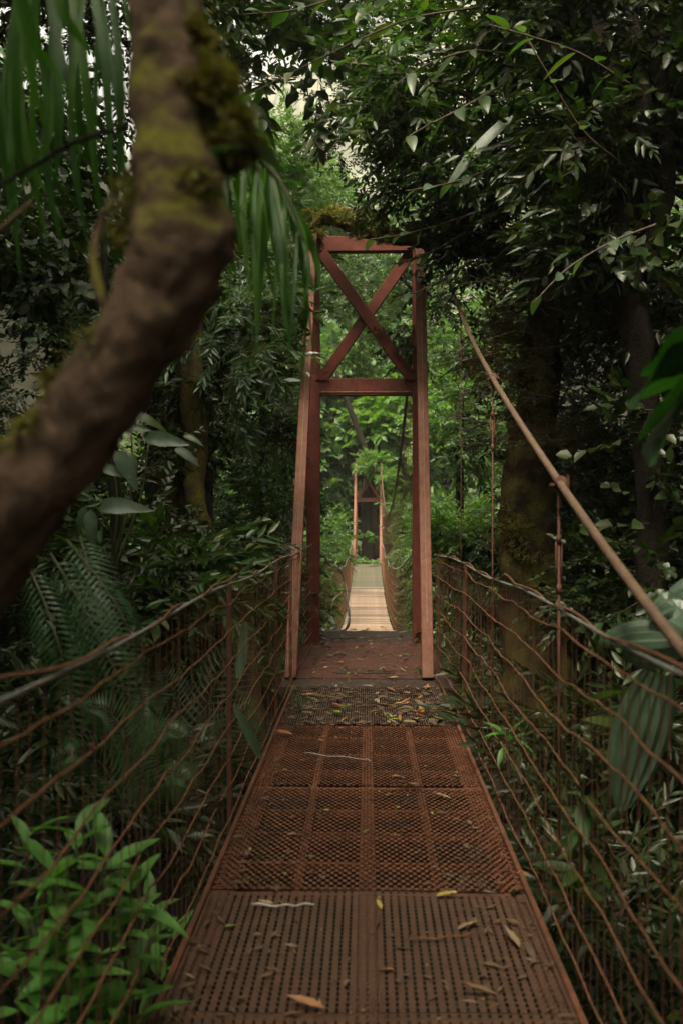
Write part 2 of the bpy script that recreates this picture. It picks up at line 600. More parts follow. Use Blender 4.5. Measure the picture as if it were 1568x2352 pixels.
def crown(name, kind, clumps, mat, root, seed, stuff=True, stem='twig'):
    V, T, Mi = foliage(kind, clumps, np.random.default_rng(seed))
    V = V - np.array(root.location) if root is not None else V
    o = np_mesh(name, V, T, [M[mat], M[stem]], root, Mi)
    if stuff:
        o['kind'] = 'stuff'
    return o


def pc(px, py, d, rx, ry, rd, n):
    """Clump given by where it stands in the photograph and at what distance: radii rx, ry in photo pixels, rd in metres."""
    return (at(px, py, d), (rx * d / F_PX, rd, ry * d / F_PX), n)


# ------------------------------------------------------------------ ground and hill
def ground_z(x, y):
    x, y = np.asarray(x, float), np.asarray(y, float)
    base = -3.6 + 3.25 * np.exp(-((y - 10.9) / 2.6) ** 4)
    far = -9.5 * np.exp(-((y - 28) / 11.5) ** 4)
    base = np.where(y > 13.2, np.minimum(base, -.5), base)
    k = 1 / (1 + np.exp(-(y - 44.2) * 1.6))
    base = (base + np.where(y > 11, far, 0)) * (1 - k) + k * (-.95 + np.maximum(0, y - 49) * .34)
    ax = np.maximum(0, np.abs(x) - 2.0)
    side = .62 * ax ** 1.15
    side = np.minimum(side, 40)
    nearpart = np.exp(-((y - 28) / 13) ** 2)
    side *= 1 - .45 * nearpart
    return base + side + .25 * np.sin(x * 1.3 + y * .7) * np.sin(y * .9 - x * .4) * (np.abs(x) > 1.2)


def gz(x, y):
    return float(ground_z(x, y))


def grid_mesh(name, xs, ys, zf, mat):
    X, Y = np.meshgrid(xs, ys)
    Z = zf(X, Y)
    V = np.stack([X, Y, Z], axis=2).reshape(-1, 3)
    nx, ny = len(xs), len(ys)
    i, j = np.meshgrid(np.arange(nx - 1), np.arange(ny - 1))
    a = (j * nx + i).ravel()
    T = np.vstack([np.stack([a, a + 1, a + nx + 1], 1), np.stack([a, a + nx + 1, a + nx], 1)])
    return np_mesh(name, V, T, mat, None, None, True)


xs = np.concatenate([np.linspace(-600, -32, 30), np.linspace(-30, 30, 121), np.linspace(32, 600, 30)])
ys = np.concatenate([np.linspace(-300, -22, 20), np.linspace(-20, 75, 191), np.linspace(78, 150, 30), np.linspace(160, 700, 20)])


def terrain(X, Y):
    Z = ground_z(X, np.minimum(Y, 80))
    return Z + np.clip((Y - 80) / 50, 0, 1) * np.minimum(Y - 80, 60) * .1


ground = grid_mesh('ground', xs, ys, terrain, M['soil'])
tag(ground, 'dark forest soil of the ravine below the bridges', None, None, 'structure')

hx, hy = np.linspace(-200, 140, 240), np.linspace(150, 400, 130)


def hill_z(X, Y):
    v = 168 * (1 / (1 + np.exp(-(Y - 235) / 26.0))) - 25
    v = v * (1 + .2 * np.clip((X + 22) / 90, -1.2, 1.0)) + 7 * np.sin(X * .045 + 1) + 5 * np.sin(X * .1 + Y * .06)
    r2 = np.random.default_rng(3)
    bump = np.zeros_like(X)
    for _ in range(26):
        kx, ky, ph = r2.uniform(-1.1, 1.1), r2.uniform(-1.1, 1.1), r2.uniform(0, 6.3)
        bump += np.sin(X * kx + Y * ky + ph)
    return v + .55 * bump


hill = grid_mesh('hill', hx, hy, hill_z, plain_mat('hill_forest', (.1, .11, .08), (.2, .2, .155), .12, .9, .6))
tag(hill, 'pale forested hillside far behind the bridges, seen through the canopy gap', None, None, 'structure')


# air: pale haze that whitens the far hillside
hm = bpy.data.materials.new('haze_air')
hm.use_nodes = True
hm.node_tree.nodes.clear()
ho = hm.node_tree.nodes.new('ShaderNodeOutputMaterial')
hv = hm.node_tree.nodes.new('ShaderNodeVolumePrincipled')
hv.inputs['Color'].default_value = (.95, .95, .9, 1)
hv.inputs['Density'].default_value = .0006
hv.inputs['Anisotropy'].default_value = .2
hm.node_tree.links.new(hv.outputs[0], ho.inputs['Volume'])
tag(MB().box((0, 200, 95), (1230, 1030, 235)).build('haze', [hm]), 'pale humid air over the valley', None, None, 'stuff')

# ------------------------------------------------------------------ towers
def make_tower(y0, z0, label, front_dx=0.0, rear_dx=0.0):
    """A-frame tower: two upright rear legs, two front legs leaning back to meet them."""
    t = empty('bridge_tower', (0, y0 + 2.4, z0), label, 'bridge tower', 'red towers of the hanging bridges')
    yf, yr, H = y0, y0 + 2.4, 4.62
    X = .60
    for s in (-1, 1):
        b = MB().beam((s * X + rear_dx, yr, 0), (s * X + rear_dx, yr, H), .15, .13, (0, 1, 0))
        b.box((s * X + rear_dx, yr, .006), (.24, .22, .012))
        o = b.build('leg', [M['paint']])
        o.location = (0, 0, z0)
        world_parent(o, t)
        a0, a1 = Vector((s * (X + .0) + front_dx * (1.25 if s < 0 else .85), yf, 0)), Vector((s * X + rear_dx, yr - .132, H))
        b = MB().beam(a0, a1, .106, .1, (0, 1, 0))
        o = b.build('leg', [M['paint_pale']])
        o.location = (0, 0, z0)
        o['label'] = 'leaning front leg in faded pinkish red paint'
        world_parent(o, t)
        nrm = Vector((0, -1, .5)).normalized()
        dd = (a1 - a0)
        off = Vector((0, -1, (a1.y - a0.y) / H)).normalized() * .0505
        b = MB().beam(a0 + off + dd * .1, a1 + off, .009, .006, (0, 1, 0), bev=.002)
        q = b.build('weld_seam', [M['lichen']])
        q.location = (0, 0, z0)
        world_parent(q, t)
    inn = X - .075
    rows = (('beam', 2.92, .19, .12), ('beam', H - .075, .17, .13))
    for nm, z, h, dp in rows:
        o = MB().beam((-inn + rear_dx, yr, z), (inn + rear_dx, yr, z), dp, h).build(nm, [M['paint']])
        o.location = (0, 0, z0)
        world_parent(o, t)
    o = MB().beam((-inn + rear_dx, yr - .064, 2.86), (inn + rear_dx, yr - .064, 2.86), .012, .012, bev=.003).build('weld_seam', [M['lichen']])
    o.location = (0, 0, z0)
    world_parent(o, t)
    zl, zh = 3.02, H - .17
    for sgn, yy in ((1, -.038), (-1, .038)):
        o = MB().beam((-sgn * (inn - .02) + rear_dx, yr + yy, zh), (sgn * (inn - .02) + rear_dx, yr + yy, zl), .07, .125, (0, 0, 1)).build('brace', [M['paint']])
        o.location = (0, 0, z0)
        world_parent(o, t)
    for s in (-1, 1):
        gm = MB().box((s * (inn - .03) + rear_dx, yr - .078, 3.06), (.16, .008, .13))
        for bx_, bz_ in ((-.05, 3.02), (.05, 3.02), (-.05, 3.1), (.05, 3.1)):
            gm.tube([(s * (inn - .03) + bx_ + rear_dx, yr - .081, bz_), (s * (inn - .03) + bx_ + rear_dx, yr - .094, bz_)], .011, 6)
        o = gm.build('gusset', [M['paint']])
        o.location = (0, 0, z0)
        world_parent(o, t)
        o = MB().box((s * X + rear_dx, yr, H + .04), (.22, .3, .08)).build('saddle', [M['paint']])
        o.location = (0, 0, z0)
        world_parent(o, t)
    return t


make_tower(8.95, 0, 'tall red A-frame tower with crossed braces at the end of the near grating deck', -.07, -.012)
make_tower(45.0, -.84, 'small distant red tower at the far end of the second bridge', 0, .06)

# ------------------------------------------------------------------ near bridge deck
HW = .62
bridge = empty('bridge_deck', (0, 5, 0), 'rusty steel grating deck of the near bridge leading to the red tower', 'bridge deck')


def grate_slots(name, y0, y1, cp, rp, mat):
    """Grating of narrow slots in straight columns; strands dip towards the slots."""
    nx, ny = int(round(2 * HW / cp)), int(round((y1 - y0) / rp))
    cp, rp = 2 * HW / nx, (y1 - y0) / ny
    i, j = np.meshgrid(np.arange(nx), np.arange(ny))
    cx, cy = (-HW + (i.ravel() + .5) * cp), (y0 + (j.ravel() + .5) * rp)
    o = np.array([(-.5, -.5), (.5, -.5), (.5, .5), (-.5, .5)])
    n = len(cx)
    w = np.zeros((n, 8, 3))
    zl = rng.normal(0, .0005, n)
    for k in range(4):
        w[:, k, 0], w[:, k, 1] = cx + o[k, 0] * cp, cy + o[k, 1] * rp
        w[:, k, 2] = 0.0
        w[:, 4 + k, 0], w[:, 4 + k, 1] = cx + o[k, 0] * cp * .33, cy + o[k, 1] * rp * .46
        w[:, 4 + k, 2] = -.004 if k < 2 else .001
    T = []
    for k in range(4):
        k2 = (k + 1) % 4
        T += [(k, k2, 4 + k2), (k, 4 + k2, 4 + k)]
    T = (np.array(T)[None] + (np.arange(n) * 8)[:, None, None]).reshape(-1, 3)
    V = w.reshape(-1, 3)
    V[:, 2] += .004 * np.sin(V[:, 0] * 5 + V[:, 1] * 2)
    return world_parent(np_mesh(name, V, T, M[mat]), bridge)


def grate_hex(name, y0, y1, px, py, hole, mat):
    """Expanded metal: six-sided meshes in staggered rows, strands tilted."""
    ny = int((y1 - y0) / py)
    C = []
    for j in range(ny):
        x = -HW + px * (.5 if j % 2 else 0) + px * .5
        while x < HW - px * .25:
            C.append((x, y0 + (j + .5) * py))
            x += px
    C = np.array(C)
    n = len(C)
    ang = [R(30 + 60 * k) for k in range(6)]
    w = np.zeros((n, 12, 3))
    rx, ry = px / math.sqrt(3), py / 1.5
    jit = rng.normal(0, .0006, (n, 12, 3))
    for k, a in enumerate(ang):
        w[:, k, 0], w[:, k, 1] = C[:, 0] + rx * math.cos(a), C[:, 1] + ry * math.sin(a)
        w[:, 6 + k, 0], w[:, 6 + k, 1] = C[:, 0] + rx * hole * math.cos(a), C[:, 1] + ry * hole * math.sin(a)
        w[:, 6 + k, 2] = -.006 if math.sin(a) < 0 else .002
    w[:, 6:] += jit[:, 6:]
    T = []
    for k in range(6):
        k2 = (k + 1) % 6
        T += [(k, k2, 6 + k2), (k, 6 + k2, 6 + k)]
    T = (np.array(T)[None] + (np.arange(n) * 12)[:, None, None]).reshape(-1, 3)
    V = w.reshape(-1, 3)
    V[:, 0] = np.clip(V[:, 0], -HW, HW)
    return world_parent(np_mesh(name, V, T, M[mat]), bridge)


p = grate_slots('deck_panel', .6, 2.98, .03, .034, 'rust_dark')
p = grate_slots('deck_panel', 2.985, 3.93, .03, .034, 'rust_dark')
p['label'] = 'worn grating panel of fine slots'
p = grate_hex('deck_panel', 3.95, 5.45, .034, .029, .6, 'rust')
p['label'] = 'expanded metal panel with open hexagonal meshes'
p = grate_hex('deck_panel', 5.46, 7.02, .034, .029, .6, 'rust')
p = grate_slots('deck_panel', 7.03, 8.55, .017, .019, 'mat_brown')
p['label'] = 'dark grating panel strewn with leaves'
for y in [.8, 1.6, 2.4, 2.98, 3.94, 4.29, 4.69, 5.05, 5.45, 5.82, 6.21, 6.67, 7.02, 7.6, 8.1]:
    world_parent(MB().beam((-HW + .06, y, -.03), (HW - .06, y, -.03), .024, .035, bev=.003).build('cross_bar', [M['rust']]), bridge)
for x, w in ((0, .07), (-.285, .035), (.285, .035)):
    world_parent(MB().beam((x, .6 if x == 0 else 3.94, -.022), (x, 8.5, -.022), w, .014, bev=.002).build('long_bar', [M['rust']]), bridge)
for s in (-1, 1):
    world_parent(MB().beam((s * (HW - .045), .6, -.026), (s * (HW - .045), 8.5, -.026), .1, .02, bev=.003).build('long_bar', [M['rust']]), bridge)
    world_parent(MB().beam((s * (HW + .012), .6, -.028), (s * (HW + .012), 8.56, -.028), .022, .085, bev=.004).build('stringer', [M['rust']]), bridge)
for y in (2.2, 4.45, 6.8, 8.45):
    world_parent(MB().beam((-.62, y, -.2), (.9, y, -.2), .03, .04).build('cross_beam', [M['picket']]), bridge)
# tower landing
world_parent(MB().box((0, 8.78, -.035), (1.5, .42, .05)).build('step_plate', [M['plate']]), bridge)
for y0, y1, k in ((8.99, 9.52, 'paint_floor'), (9.53, 10.5, 'paint_floor'), (10.51, 11.5, 'paint_floor')):
    world_parent(MB().box((0, (y0 + y1) / 2, -.014), (1.44, y1 - y0, .024)).build('floor_plate', [M[k]]), bridge)
world_parent(MB().box((-.04, 9.33, .003), (.5, .2, .006)).build('grille_plate', [M['plate']]), bridge)
world_parent(MB().box((0, 12.1, -.03), (1.4, 1.18, .03)).build('floor_plate', [M['plate']]), bridge)

# ------------------------------------------------------------------ fences, rails, cables of the near bridge
def wire_path(s, z, y0, y1, seed, x0=.665, amp=.014, flare=.0):
    n = int((y1 - y0) / .07)
    ph = seed * 3.7
    pts = []
    for i in range(n + 1):
        y = y0 + (y1 - y0) * i / n
        w = amp * noise.noise((y * 1.6, ph, 0)) * 1.6 + amp * .7 * noise.noise((y * 4.2, ph + 5, 0)) - amp * .6 * abs(math.sin((y - .3 + .25 * noise.noise((y * .7, ph, 4))) * math.pi / 1.3)) + amp * .35 * noise.noise((y * 9, ph, 7))
        x = s * (fence_x(s, y) + flare * z + .012 * noise.noise((y * 1.2, ph + 9, 2)))
        pts.append((x, y, z + w))
    return pts


def top_z(y):
    return 1.165 - .035 * max(0, min(1, (y - 2) / 7)) + .012 * math.sin(y * 1.9)


def fence_x(s, y):
    if s > 0:
        return .665 - .07 * max(0, min(1, (y - 6.6) / 2.3))
    return .65 - .055 * max(0, min(1, (y - 9) / 1.9))


for s, lab in ((-1, 'rusty woven wire fence along the left edge of the near deck'), (1, 'rusty woven wire fence along the right edge of the near deck')):
    f = empty('wire_fence', (s * .66, 5, 0), lab, 'fence', 'wire fences of the near bridge')
    yend = 10.9 if s < 0 else 8.9
    for k in range(8):
        z = .06 + k * .147
        if s > 0 and k in (2, 4):                       # snapped strands
            cut = 3.05 if k == 4 else 3.7
            segs = ((.6, cut), (cut + .12, yend))
        elif s < 0 and k == 1:
            segs = ((.6, 4.3), (4.42, yend))
        else:
            segs = ((.6, yend),)
        for a, b in segs:
            world_parent(MB().tube(wire_path(s, z, a, b, k + (20 if s > 0 else 0), amp=.018), .0036, 6).build('wire', [M['wire']], smooth=True), f)
    mb = MB()
    y, q = .7, 0
    while y < yend:
        q += 1
        j = lambda a: random.uniform(-a, a)
        zt = top_z(y)
        x = s * (fence_x(s, y) + .003)
        mb.tube([(x + j(.006), y + j(.006), .0), (x + j(.008), y + j(.012), .4), (x + j(.008), y + j(.012), .8), (x + j(.004), y + j(.008), zt)], .0019, 4, cap=False)
        y += .088 + j(.012)
    o = mb.build('picket_wires', [M['picket_wire']])
    o['kind'] = 'stuff'
    world_parent(o, f)
    rl = [(s * (fence_x(s, .6 + i * .12) + .003), .6 + i * .12, top_z(.6 + i * .12)) for i in range(int((yend - .6) / .12) + 1)]
    world_parent(MB().tube(rl, .006, 8).build('rail_cable', [M['rail']], smooth=True), f)
    tie = [(p_[0] + .011 * math.cos(i * .9), p_[1], p_[2] + .009 * math.sin(i * .9) + .008 + (.03 * max(0, math.sin(i * .21)) if p_[1] < 5 else 0)) for i, p_ in enumerate(rl)]
    world_parent(MB().tube(tie, .0045, 6).build('lacing_wire', [M['wire']], smooth=True), f)
    for y in ((4.85, 7.35, 8.75) if s < 0 else (6.95, 8.75)):
        world_parent(MB().beam((s * (fence_x(s, y) + .022), y, -.08), (s * (fence_x(s, y) + .022), y, top_z(y) - .01), .024, .012, (0, 1, 0), bev=.002).build('post', [M['picket']]), f)
    for i in range(14):                                 # twists where wires are tied
        y, k = random.uniform(1.6, 8.5), random.randrange(8)
        z = .06 + k * .147
        ring = [(s * (fence_x(s, y) + .002) + .008 * math.cos(a), y + .006 * math.sin(a * .5) + .003 * a, z + .01 * math.sin(a)) for a in np.linspace(0, 9, 14)]
        world_parent(MB().tube(ring, .0022, 5).build('wire_tie', [M['picket']], smooth=True), f)

cb = empty('suspension_cable', (.85, 4.45, 1.5), 'thick tan suspension cable sloping down the right side of the near bridge', 'cable')
ctrl = [(.62, 11.3, 4.7), (.80, 10.6, 4.12), (.85, 8.8, 3.18), (.85, 6.85, 2.43), (.85, 4.45, 1.635), (.85, 2.68, 1.12), (.85, 1.2, .8), (.85, -1.5, .55)]
world_parent(MB().tube([tuple(q) for q in spline(ctrl, 60)], .0175, 12).build('cable', [M['cable']], smooth=True), cb)


def cable_at(y):
    sp = spline(ctrl, 200)
    return sp[np.argmin(np.abs(sp[:, 1] - y))]


for y in (2.2, 4.45, 6.8, 9.05):
    c = cable_at(y)
    cl = MB()
    cl.tube([c + np.array([0, -.028, .01]), c + np.array([0, .028, -.01])], .025, 10)
    cl.box((c[0] + .03, y, c[2]), (.03, .04, .014)).box((c[0] - .028, y, c[2] - .006), (.024, .036, .012))
    cl.tube([c + np.array([.036, 0, -.03]), c + np.array([.036, 0, .035])], .006, 6)
    cl.tube([c + np.array([0, 0, -.02]), c + np.array([0, 0, -.11])], .012, 6)
    world_parent(cl.build('cable_clamp', [M['picket']]), cb)
    h = MB().tube([(c[0], y, c[2] - .1), (c[0], y, -.2)], .005 if y > 5 else .007, 6)
    world_parent(h.build('hanger', [M['picket']], smooth=True), cb)
    tb = MB()
    zt = c[2] - .36
    tb.tube([(c[0], y, zt + .13), (c[0], y, zt + .09)], .012, 6)
    tb.tube([(c[0], y, zt - .09), (c[0], y, zt - .13)], .012, 6)
    for q in (-1, 1):
        tb.tube([(c[0] + q * .013, y, zt - .1), (c[0] + q * .013, y, zt + .1)], .004, 6)
    world_parent(tb.build('turnbuckle', [M['picket']], smooth=True), cb)

# ------------------------------------------------------------------ far bridge
def far_z(y):
    t = (y - 12.5) / 32.5
    return -.03 - .81 * t - 4.4 * t * (1 - t)


fb = empty('bridge_deck', (0, 28, -2), 'pale deck of the sagging second bridge lit in the gap beyond the red tower', 'bridge deck')
prev = None
y = 12.72
plank = None
while y < 44.9:
    plank_tone = 'planks_dirty' if y < 19.5 + random.uniform(-1.5, 1.5) else ('planks_mossy' if y > 38 + random.uniform(-1.5, 1.5) else random.choice(['planks', 'planks', 'planks', 'planks_brown'] if not 26 < y < 29.5 else ['planks_brown', 'planks_brown', 'planks']))  # pale stretch and brown stripes paint in sunlight; ends are dirty and mossy
    pl = MB().box((0, 0, 0), (1.22 + random.uniform(-.03, .03), .196, .035)).build('plank', [M[plank_tone]])
    th = math.atan((far_z(y + .1) - far_z(y)) / .1)
    pl.location = (random.uniform(-.01, .01), y, far_z(y) + random.uniform(-.004, .004))
    pl.rotation_euler = (th, 0, random.uniform(-.01, .01))
    world_parent(pl, fb)
    y += .2
for s in (-1, 1):
    world_parent(MB().tube([(s * .6, q, far_z(q) - .05) for q in np.linspace(12.6, 44.9, 50)], .03, 6).build('stringer', [M['rust']]), fb)


def far_top(y):
    e = 1.14 + .34 * max(0, math.sin(math.pi * min(1, max(0, (y - 12) / 33)))) + .015 * math.sin(y * 1.7)
    return far_z(y) + e


for s, lab in ((-1, 'left wire fence of the sagging second bridge'), (1, 'right wire fence of the sagging second bridge')):
    f = empty('wire_fence', (s * .64, 28, -1), lab, 'fence', 'wire fences of the second bridge')
    yy = np.linspace(11.6, 45.2, 90)
    world_parent(MB().tube([(s * (.66 + .02 * math.sin(q)), q, far_top(q)) for q in yy], .012, 6).build('rail_cable', [M['rail']]), f)
    for k in range(7):
        z = .05 + .16 * k
        world_parent(MB().tube([(s * .65, q, far_z(q) + z * (far_top(q) - far_z(q)) / 1.16 + .03 * noise.noise((q * .8, k * 3.0 + s, 0))) for q in yy], .0055, 4).build('wire', [M['wire']]), f)
    mb = MB()
    y = 12.0
    while y < 45:
        mb.tube([(s * .655, y, far_z(y)), (s * .655, y + random.uniform(-.02, .02), far_top(y))], .003, 3, cap=False)
        y += .26
    o = mb.build('picket_wires', [M['wire']])
    o['kind'] = 'stuff'
    world_parent(o, f)

fc = empty('suspension_cable', (.62, 25, 1), 'dark suspension cable with close hangers on the right of the second bridge', 'cable')


def farcab(y):
    t = (y - 11.4) / 34.0
    return 4.62 - .84 * t - 2.75 * 4 * t * (1 - t)


world_parent(MB().tube([(.62, q, farcab(q)) for q in np.linspace(11.5, 45.2, 60)], .022, 8).build('cable', [M['picket']]), fc)
y = 14.0
while y < 44:
    world_parent(MB().tube([(.63, y, farcab(y)), (.66, y, far_top(y))], .004, 4).build('hanger', [M['picket']]), fc)
    y += .8

# ------------------------------------------------------------------ trees: trunk builder
def px_path(rows, n, jit=.12, sides=14):
    """rows: (px, py, d, half width in photo pixels) -> tube data."""
    C = []
    for px, py, d, hw in rows:
        p_ = at(px, py, d)
        C.append((p_.x, p_.y, p_.z, hw * d / F_PX))
    sp = spline(C, n)
    return sp[:, :3], sp[:, 3]


def tree(name, label, rows, mat, n=40, group=None, jit=.18, sides=16, cat='tree'):
    pts, rad = px_path(rows, n)
    base = Vector(pts[0])
    root = empty(name, base, label, cat, group)
    o = MB().tube(pts, np.maximum(rad, .004), sides, jit=jit).build('trunk', [M[mat]], smooth=True)
    world_parent(o, root)
    return root


def limb(root, rows, mat, n=24, jit=.2, sides=9, name='branch'):
    pts, rad = px_path(rows, n)
    o = MB().tube(pts, np.maximum(rad, .003), sides, jit=jit).build(name, [M[mat]], smooth=True)
    return world_parent(o, root)


def ground_row(px, d, hw):
    """A row of trunk data standing on the ground below photo column px at distance d."""
    x = (px - VX) * d / F_PX
    z = gz(x, d) - .15
    return (px, VY + (EYE - z) * F_PX / d, d, hw)


# --- leaning foreground tree
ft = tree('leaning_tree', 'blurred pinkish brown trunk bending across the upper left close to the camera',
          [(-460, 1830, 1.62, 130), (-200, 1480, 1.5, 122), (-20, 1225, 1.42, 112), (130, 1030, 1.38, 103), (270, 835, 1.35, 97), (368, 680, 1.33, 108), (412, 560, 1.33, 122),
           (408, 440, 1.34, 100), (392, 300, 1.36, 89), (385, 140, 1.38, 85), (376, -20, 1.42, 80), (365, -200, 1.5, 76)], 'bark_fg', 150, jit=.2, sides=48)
limb(ft, [(235, 700, 1.42, 12), (212, 600, 1.46, 11), (222, 520, 1.5, 9), (260, 440, 1.5, 8), (300, 380, 1.45, 7)], 'bark_fg', 16, .2, 8)
limb(ft, [(-10, 420, 1.7, 5), (80, 370, 1.7, 6), (170, 320, 1.68, 6), (290, 285, 1.6, 6)], 'bark', 14, .2, 7, 'twig')
limb(ft, [(-10, 525, 1.7, 8), (40, 480, 1.7, 6), (70, 455, 1.7, 4)], 'bark_fg', 8, .2, 7, 'twig')
mc = []
for px, py, d, rx, ry, n in ((452, 150, 1.39, 26, 46, 160), (478, 205, 1.39, 32, 30, 170), (505, 262, 1.39, 36, 30, 160), (535, 312, 1.38, 40, 26, 140), (490, 330, 1.38, 36, 22, 120), (432, 100, 1.39, 16, 40, 80), (462, 255, 1.37, 24, 46, 120), (440, 400, 1.3, 20, 50, 40), (540, 345, 1.38, 34, 10, 60), (300, 520, 1.33, 10, 60, 40), (52, 1040, 1.385, 40, 26, 170), (112, 960, 1.365, 36, 24, 150), (165, 885, 1.35, 30, 24, 110), (0, 1110, 1.4, 30, 26, 100), (225, 800, 1.33, 20, 20, 50)):
    c, r_, k = pc(px, py, d, rx, ry, .03, n)
    mc.append((c, r_, k))
o = crown('moss_clump', 'moss_fine', mc, 'moss_tuft', ft, 5)
lf = leaf_mesh('small_leaf', M['leaf_pale'], .045, .022, 4)
for px, py in ((560, 240), (575, 295), (470, 350), (585, 330), (535, 225), (498, 348)):
    put_leaf(lf, ft, at(px, py, 1.33), (random.uniform(.2, 1), random.uniform(-.5, .2), random.uniform(-.3, .2)), roll=random.uniform(-.5, .5), scale=random.uniform(.8, 1.3))

# --- right big mossy tree
mt = tree('mossy_tree', 'broad mossy trunk rising behind the right fence', [ground_row(1235, 9.6, 100), (1228, 1500, 9.6, 78), (1215, 1300, 9.6, 68), (1208, 1150, 9.6, 60), (1222, 1000, 9.6, 50), (1240, 820, 9.6, 44), (1262, 600, 9.7, 40), (1290, 350, 9.9, 34), (1310, 0, 10.2, 28), (1320, -300, 10.6, 20)], 'bark_moss', 60, jit=.3, sides=22)
limb(mt, [(1262, 610, 9.6, 18), (1150, 585, 9.7, 12), (1040, 578, 9.9, 13), (975, 560, 10.2, 14), (900, 545, 10.6, 15), (820, 520, 10.8, 20), (775, 495, 10.9, 24), (735, 505, 11.0, 14), (690, 560, 11.0, 7)], 'bark_moss', 40, .45, 10)
limb(mt, [(1280, 420, 9.8, 16), (1180, 300, 9.5, 11), (1050, 210, 9.2, 7), (900, 160, 9.0, 4), (760, 140, 8.9, 2.5)], 'twig', 24, .3, 7)
limb(mt, [(1300, 120, 10, 14), (1200, 40, 9.6, 9), (1080, -10, 9.3, 6), (960, 0, 9, 3)], 'twig', 20, .3, 7)
cl = [pc(1010, 250, 9.6, 130, 90, .9, 240), (pc(1150, 180, 9.8, 160, 130, 1.0, 300)), pc(950, 180, 9.4, 80, 70, .6, 110), pc(1050, 400, 9.5, 110, 60, .8, 170),
      pc(1200, 430, 9.9, 140, 120, .9, 280), pc(1330, 300, 10.3, 150, 200, 1.0, 300), pc(1100, 60, 9.6, 180, 70, 1.0, 240), pc(1130, 540, 9.8, 90, 50, .7, 120),
      pc(1310, 620, 10.3, 150, 150, .9, 280), pc(905, 320, 9.5, 55, 60, .5, 80), pc(1090, 620, 10.2, 50, 40, .5, 40), pc(900, 440, 9.7, 80, 18, .5, 30), pc(1420, 100, 10.5, 160, 120, 1.0, 260)]
crown('crown', 'small', cl, 'leaf_canopy', mt, 11)
crown('crown', 'medium', [pc(960, 200, 8.8, 150, 110, .8, 70), pc(1120, 380, 8.9, 150, 140, .8, 80), pc(970, 90, 8.9, 110, 60, .6, 40), pc(1250, 250, 9.2, 170, 180, .9, 70)], 'leaf_mid', mt, 12)

# --- dark right tree with fork
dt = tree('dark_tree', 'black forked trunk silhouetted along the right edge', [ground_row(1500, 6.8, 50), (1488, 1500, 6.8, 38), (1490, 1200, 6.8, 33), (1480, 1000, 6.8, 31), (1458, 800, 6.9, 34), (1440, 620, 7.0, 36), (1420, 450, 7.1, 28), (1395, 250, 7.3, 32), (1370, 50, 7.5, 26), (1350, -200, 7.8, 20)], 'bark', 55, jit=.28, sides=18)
limb(dt, [(1450, 690, 6.95, 28), (1495, 560, 6.9, 22), (1525, 430, 6.9, 20), (1520, 250, 7.0, 17), (1500, 60, 7.2, 14), (1490, -150, 7.4, 16)], 'bark', 24, .25, 14)
limb(dt, [(1440, 560, 7.0, 26), (1475, 400, 7.1, 22), (1468, 200, 7.2, 18), (1440, 0, 7.4, 14)], 'bark', 20, .25, 12)
limb(dt, [(1400, 300, 7.3, 16), (1330, 240, 7.1, 10), (1240, 180, 7.0, 6), (1150, 150, 6.9, 3)], 'bark', 18, .3, 8)
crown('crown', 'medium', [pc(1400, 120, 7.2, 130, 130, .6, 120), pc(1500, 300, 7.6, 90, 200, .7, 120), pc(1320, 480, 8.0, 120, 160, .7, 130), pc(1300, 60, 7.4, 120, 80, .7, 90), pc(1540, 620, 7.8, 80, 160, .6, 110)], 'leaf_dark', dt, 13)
crown('ivy', 'ivy', [pc(1480, 1020, 6.5, 50, 110, .25, 18), pc(1440, 620, 6.6, 70, 110, .25, 22), pc(1420, 400, 6.7, 80, 130, .3, 26), pc(1490, 1250, 6.5, 50, 160, .25, 16), pc(1520, 350, 6.7, 50, 160, .25, 22)], 'leaf_dark', dt, 14)
crown('ivy', 'narrow', [pc(1380, 560, 7.3, 100, 140, .4, 50), pc(1520, 760, 7.3, 50, 120, .3, 26), pc(1360, 250, 6.9, 110, 140, .4, 60), pc(1470, 120, 6.9, 90, 110, .4, 50)], 'leaf_dark', dt, 17)
# hanging moss, aerial roots and small stuff between the two right trunks
mb = MB()
for i in range(150):
    px, py, d = random.uniform(1080, 1430), random.uniform(560, 1050), random.uniform(8.3, 10.2)
    p0 = at(px, py, d)
    L = random.uniform(.15, .6)
    q = [p0 + Vector((random.uniform(-.12, .12) * k, random.uniform(-.05, .05), -L * k / 4 + random.uniform(-.03, .03))) for k in range(5)]
    mb.tube(q, random.uniform(.002, .005), 4, cap=False)
ar = mb.build('aerial_roots', [M['twig']])
ar['kind'] = 'stuff'
world_parent(ar, mt)
crown('moss_clump', 'moss', [pc(random.uniform(1130, 1300), random.uniform(650, 1400), 9.35, 60, 50, .12, 90) for _ in range(14)], 'moss_tuft', mt, 15)
crown('moss_clump', 'moss', [pc(x_, y_, 10.6, 34, 18, .09, 130) for x_, y_ in ((770, 488), (810, 508), (850, 520), (900, 535), (950, 548), (985, 545), (735, 500), (705, 540), (845, 490))], 'moss_tuft', mt, 16)

# bromeliad on the branch
br = empty('bromeliad', at(985, 550, 10.0), 'spiky green bromeliad sitting on the mossy branch above the tower', 'plant')
bl = leaf_mesh('bromeliad_leaf', M['leaf_mid'], .24, .022, 6, fold=.5, droop=.3, tip=.3)
for i in range(14):
    a = i * 2.4
    put_leaf(bl, br, br.location, (math.cos(a), math.sin(a), random.uniform(.25, 1.4)), scale=random.uniform(.7, 1.15))

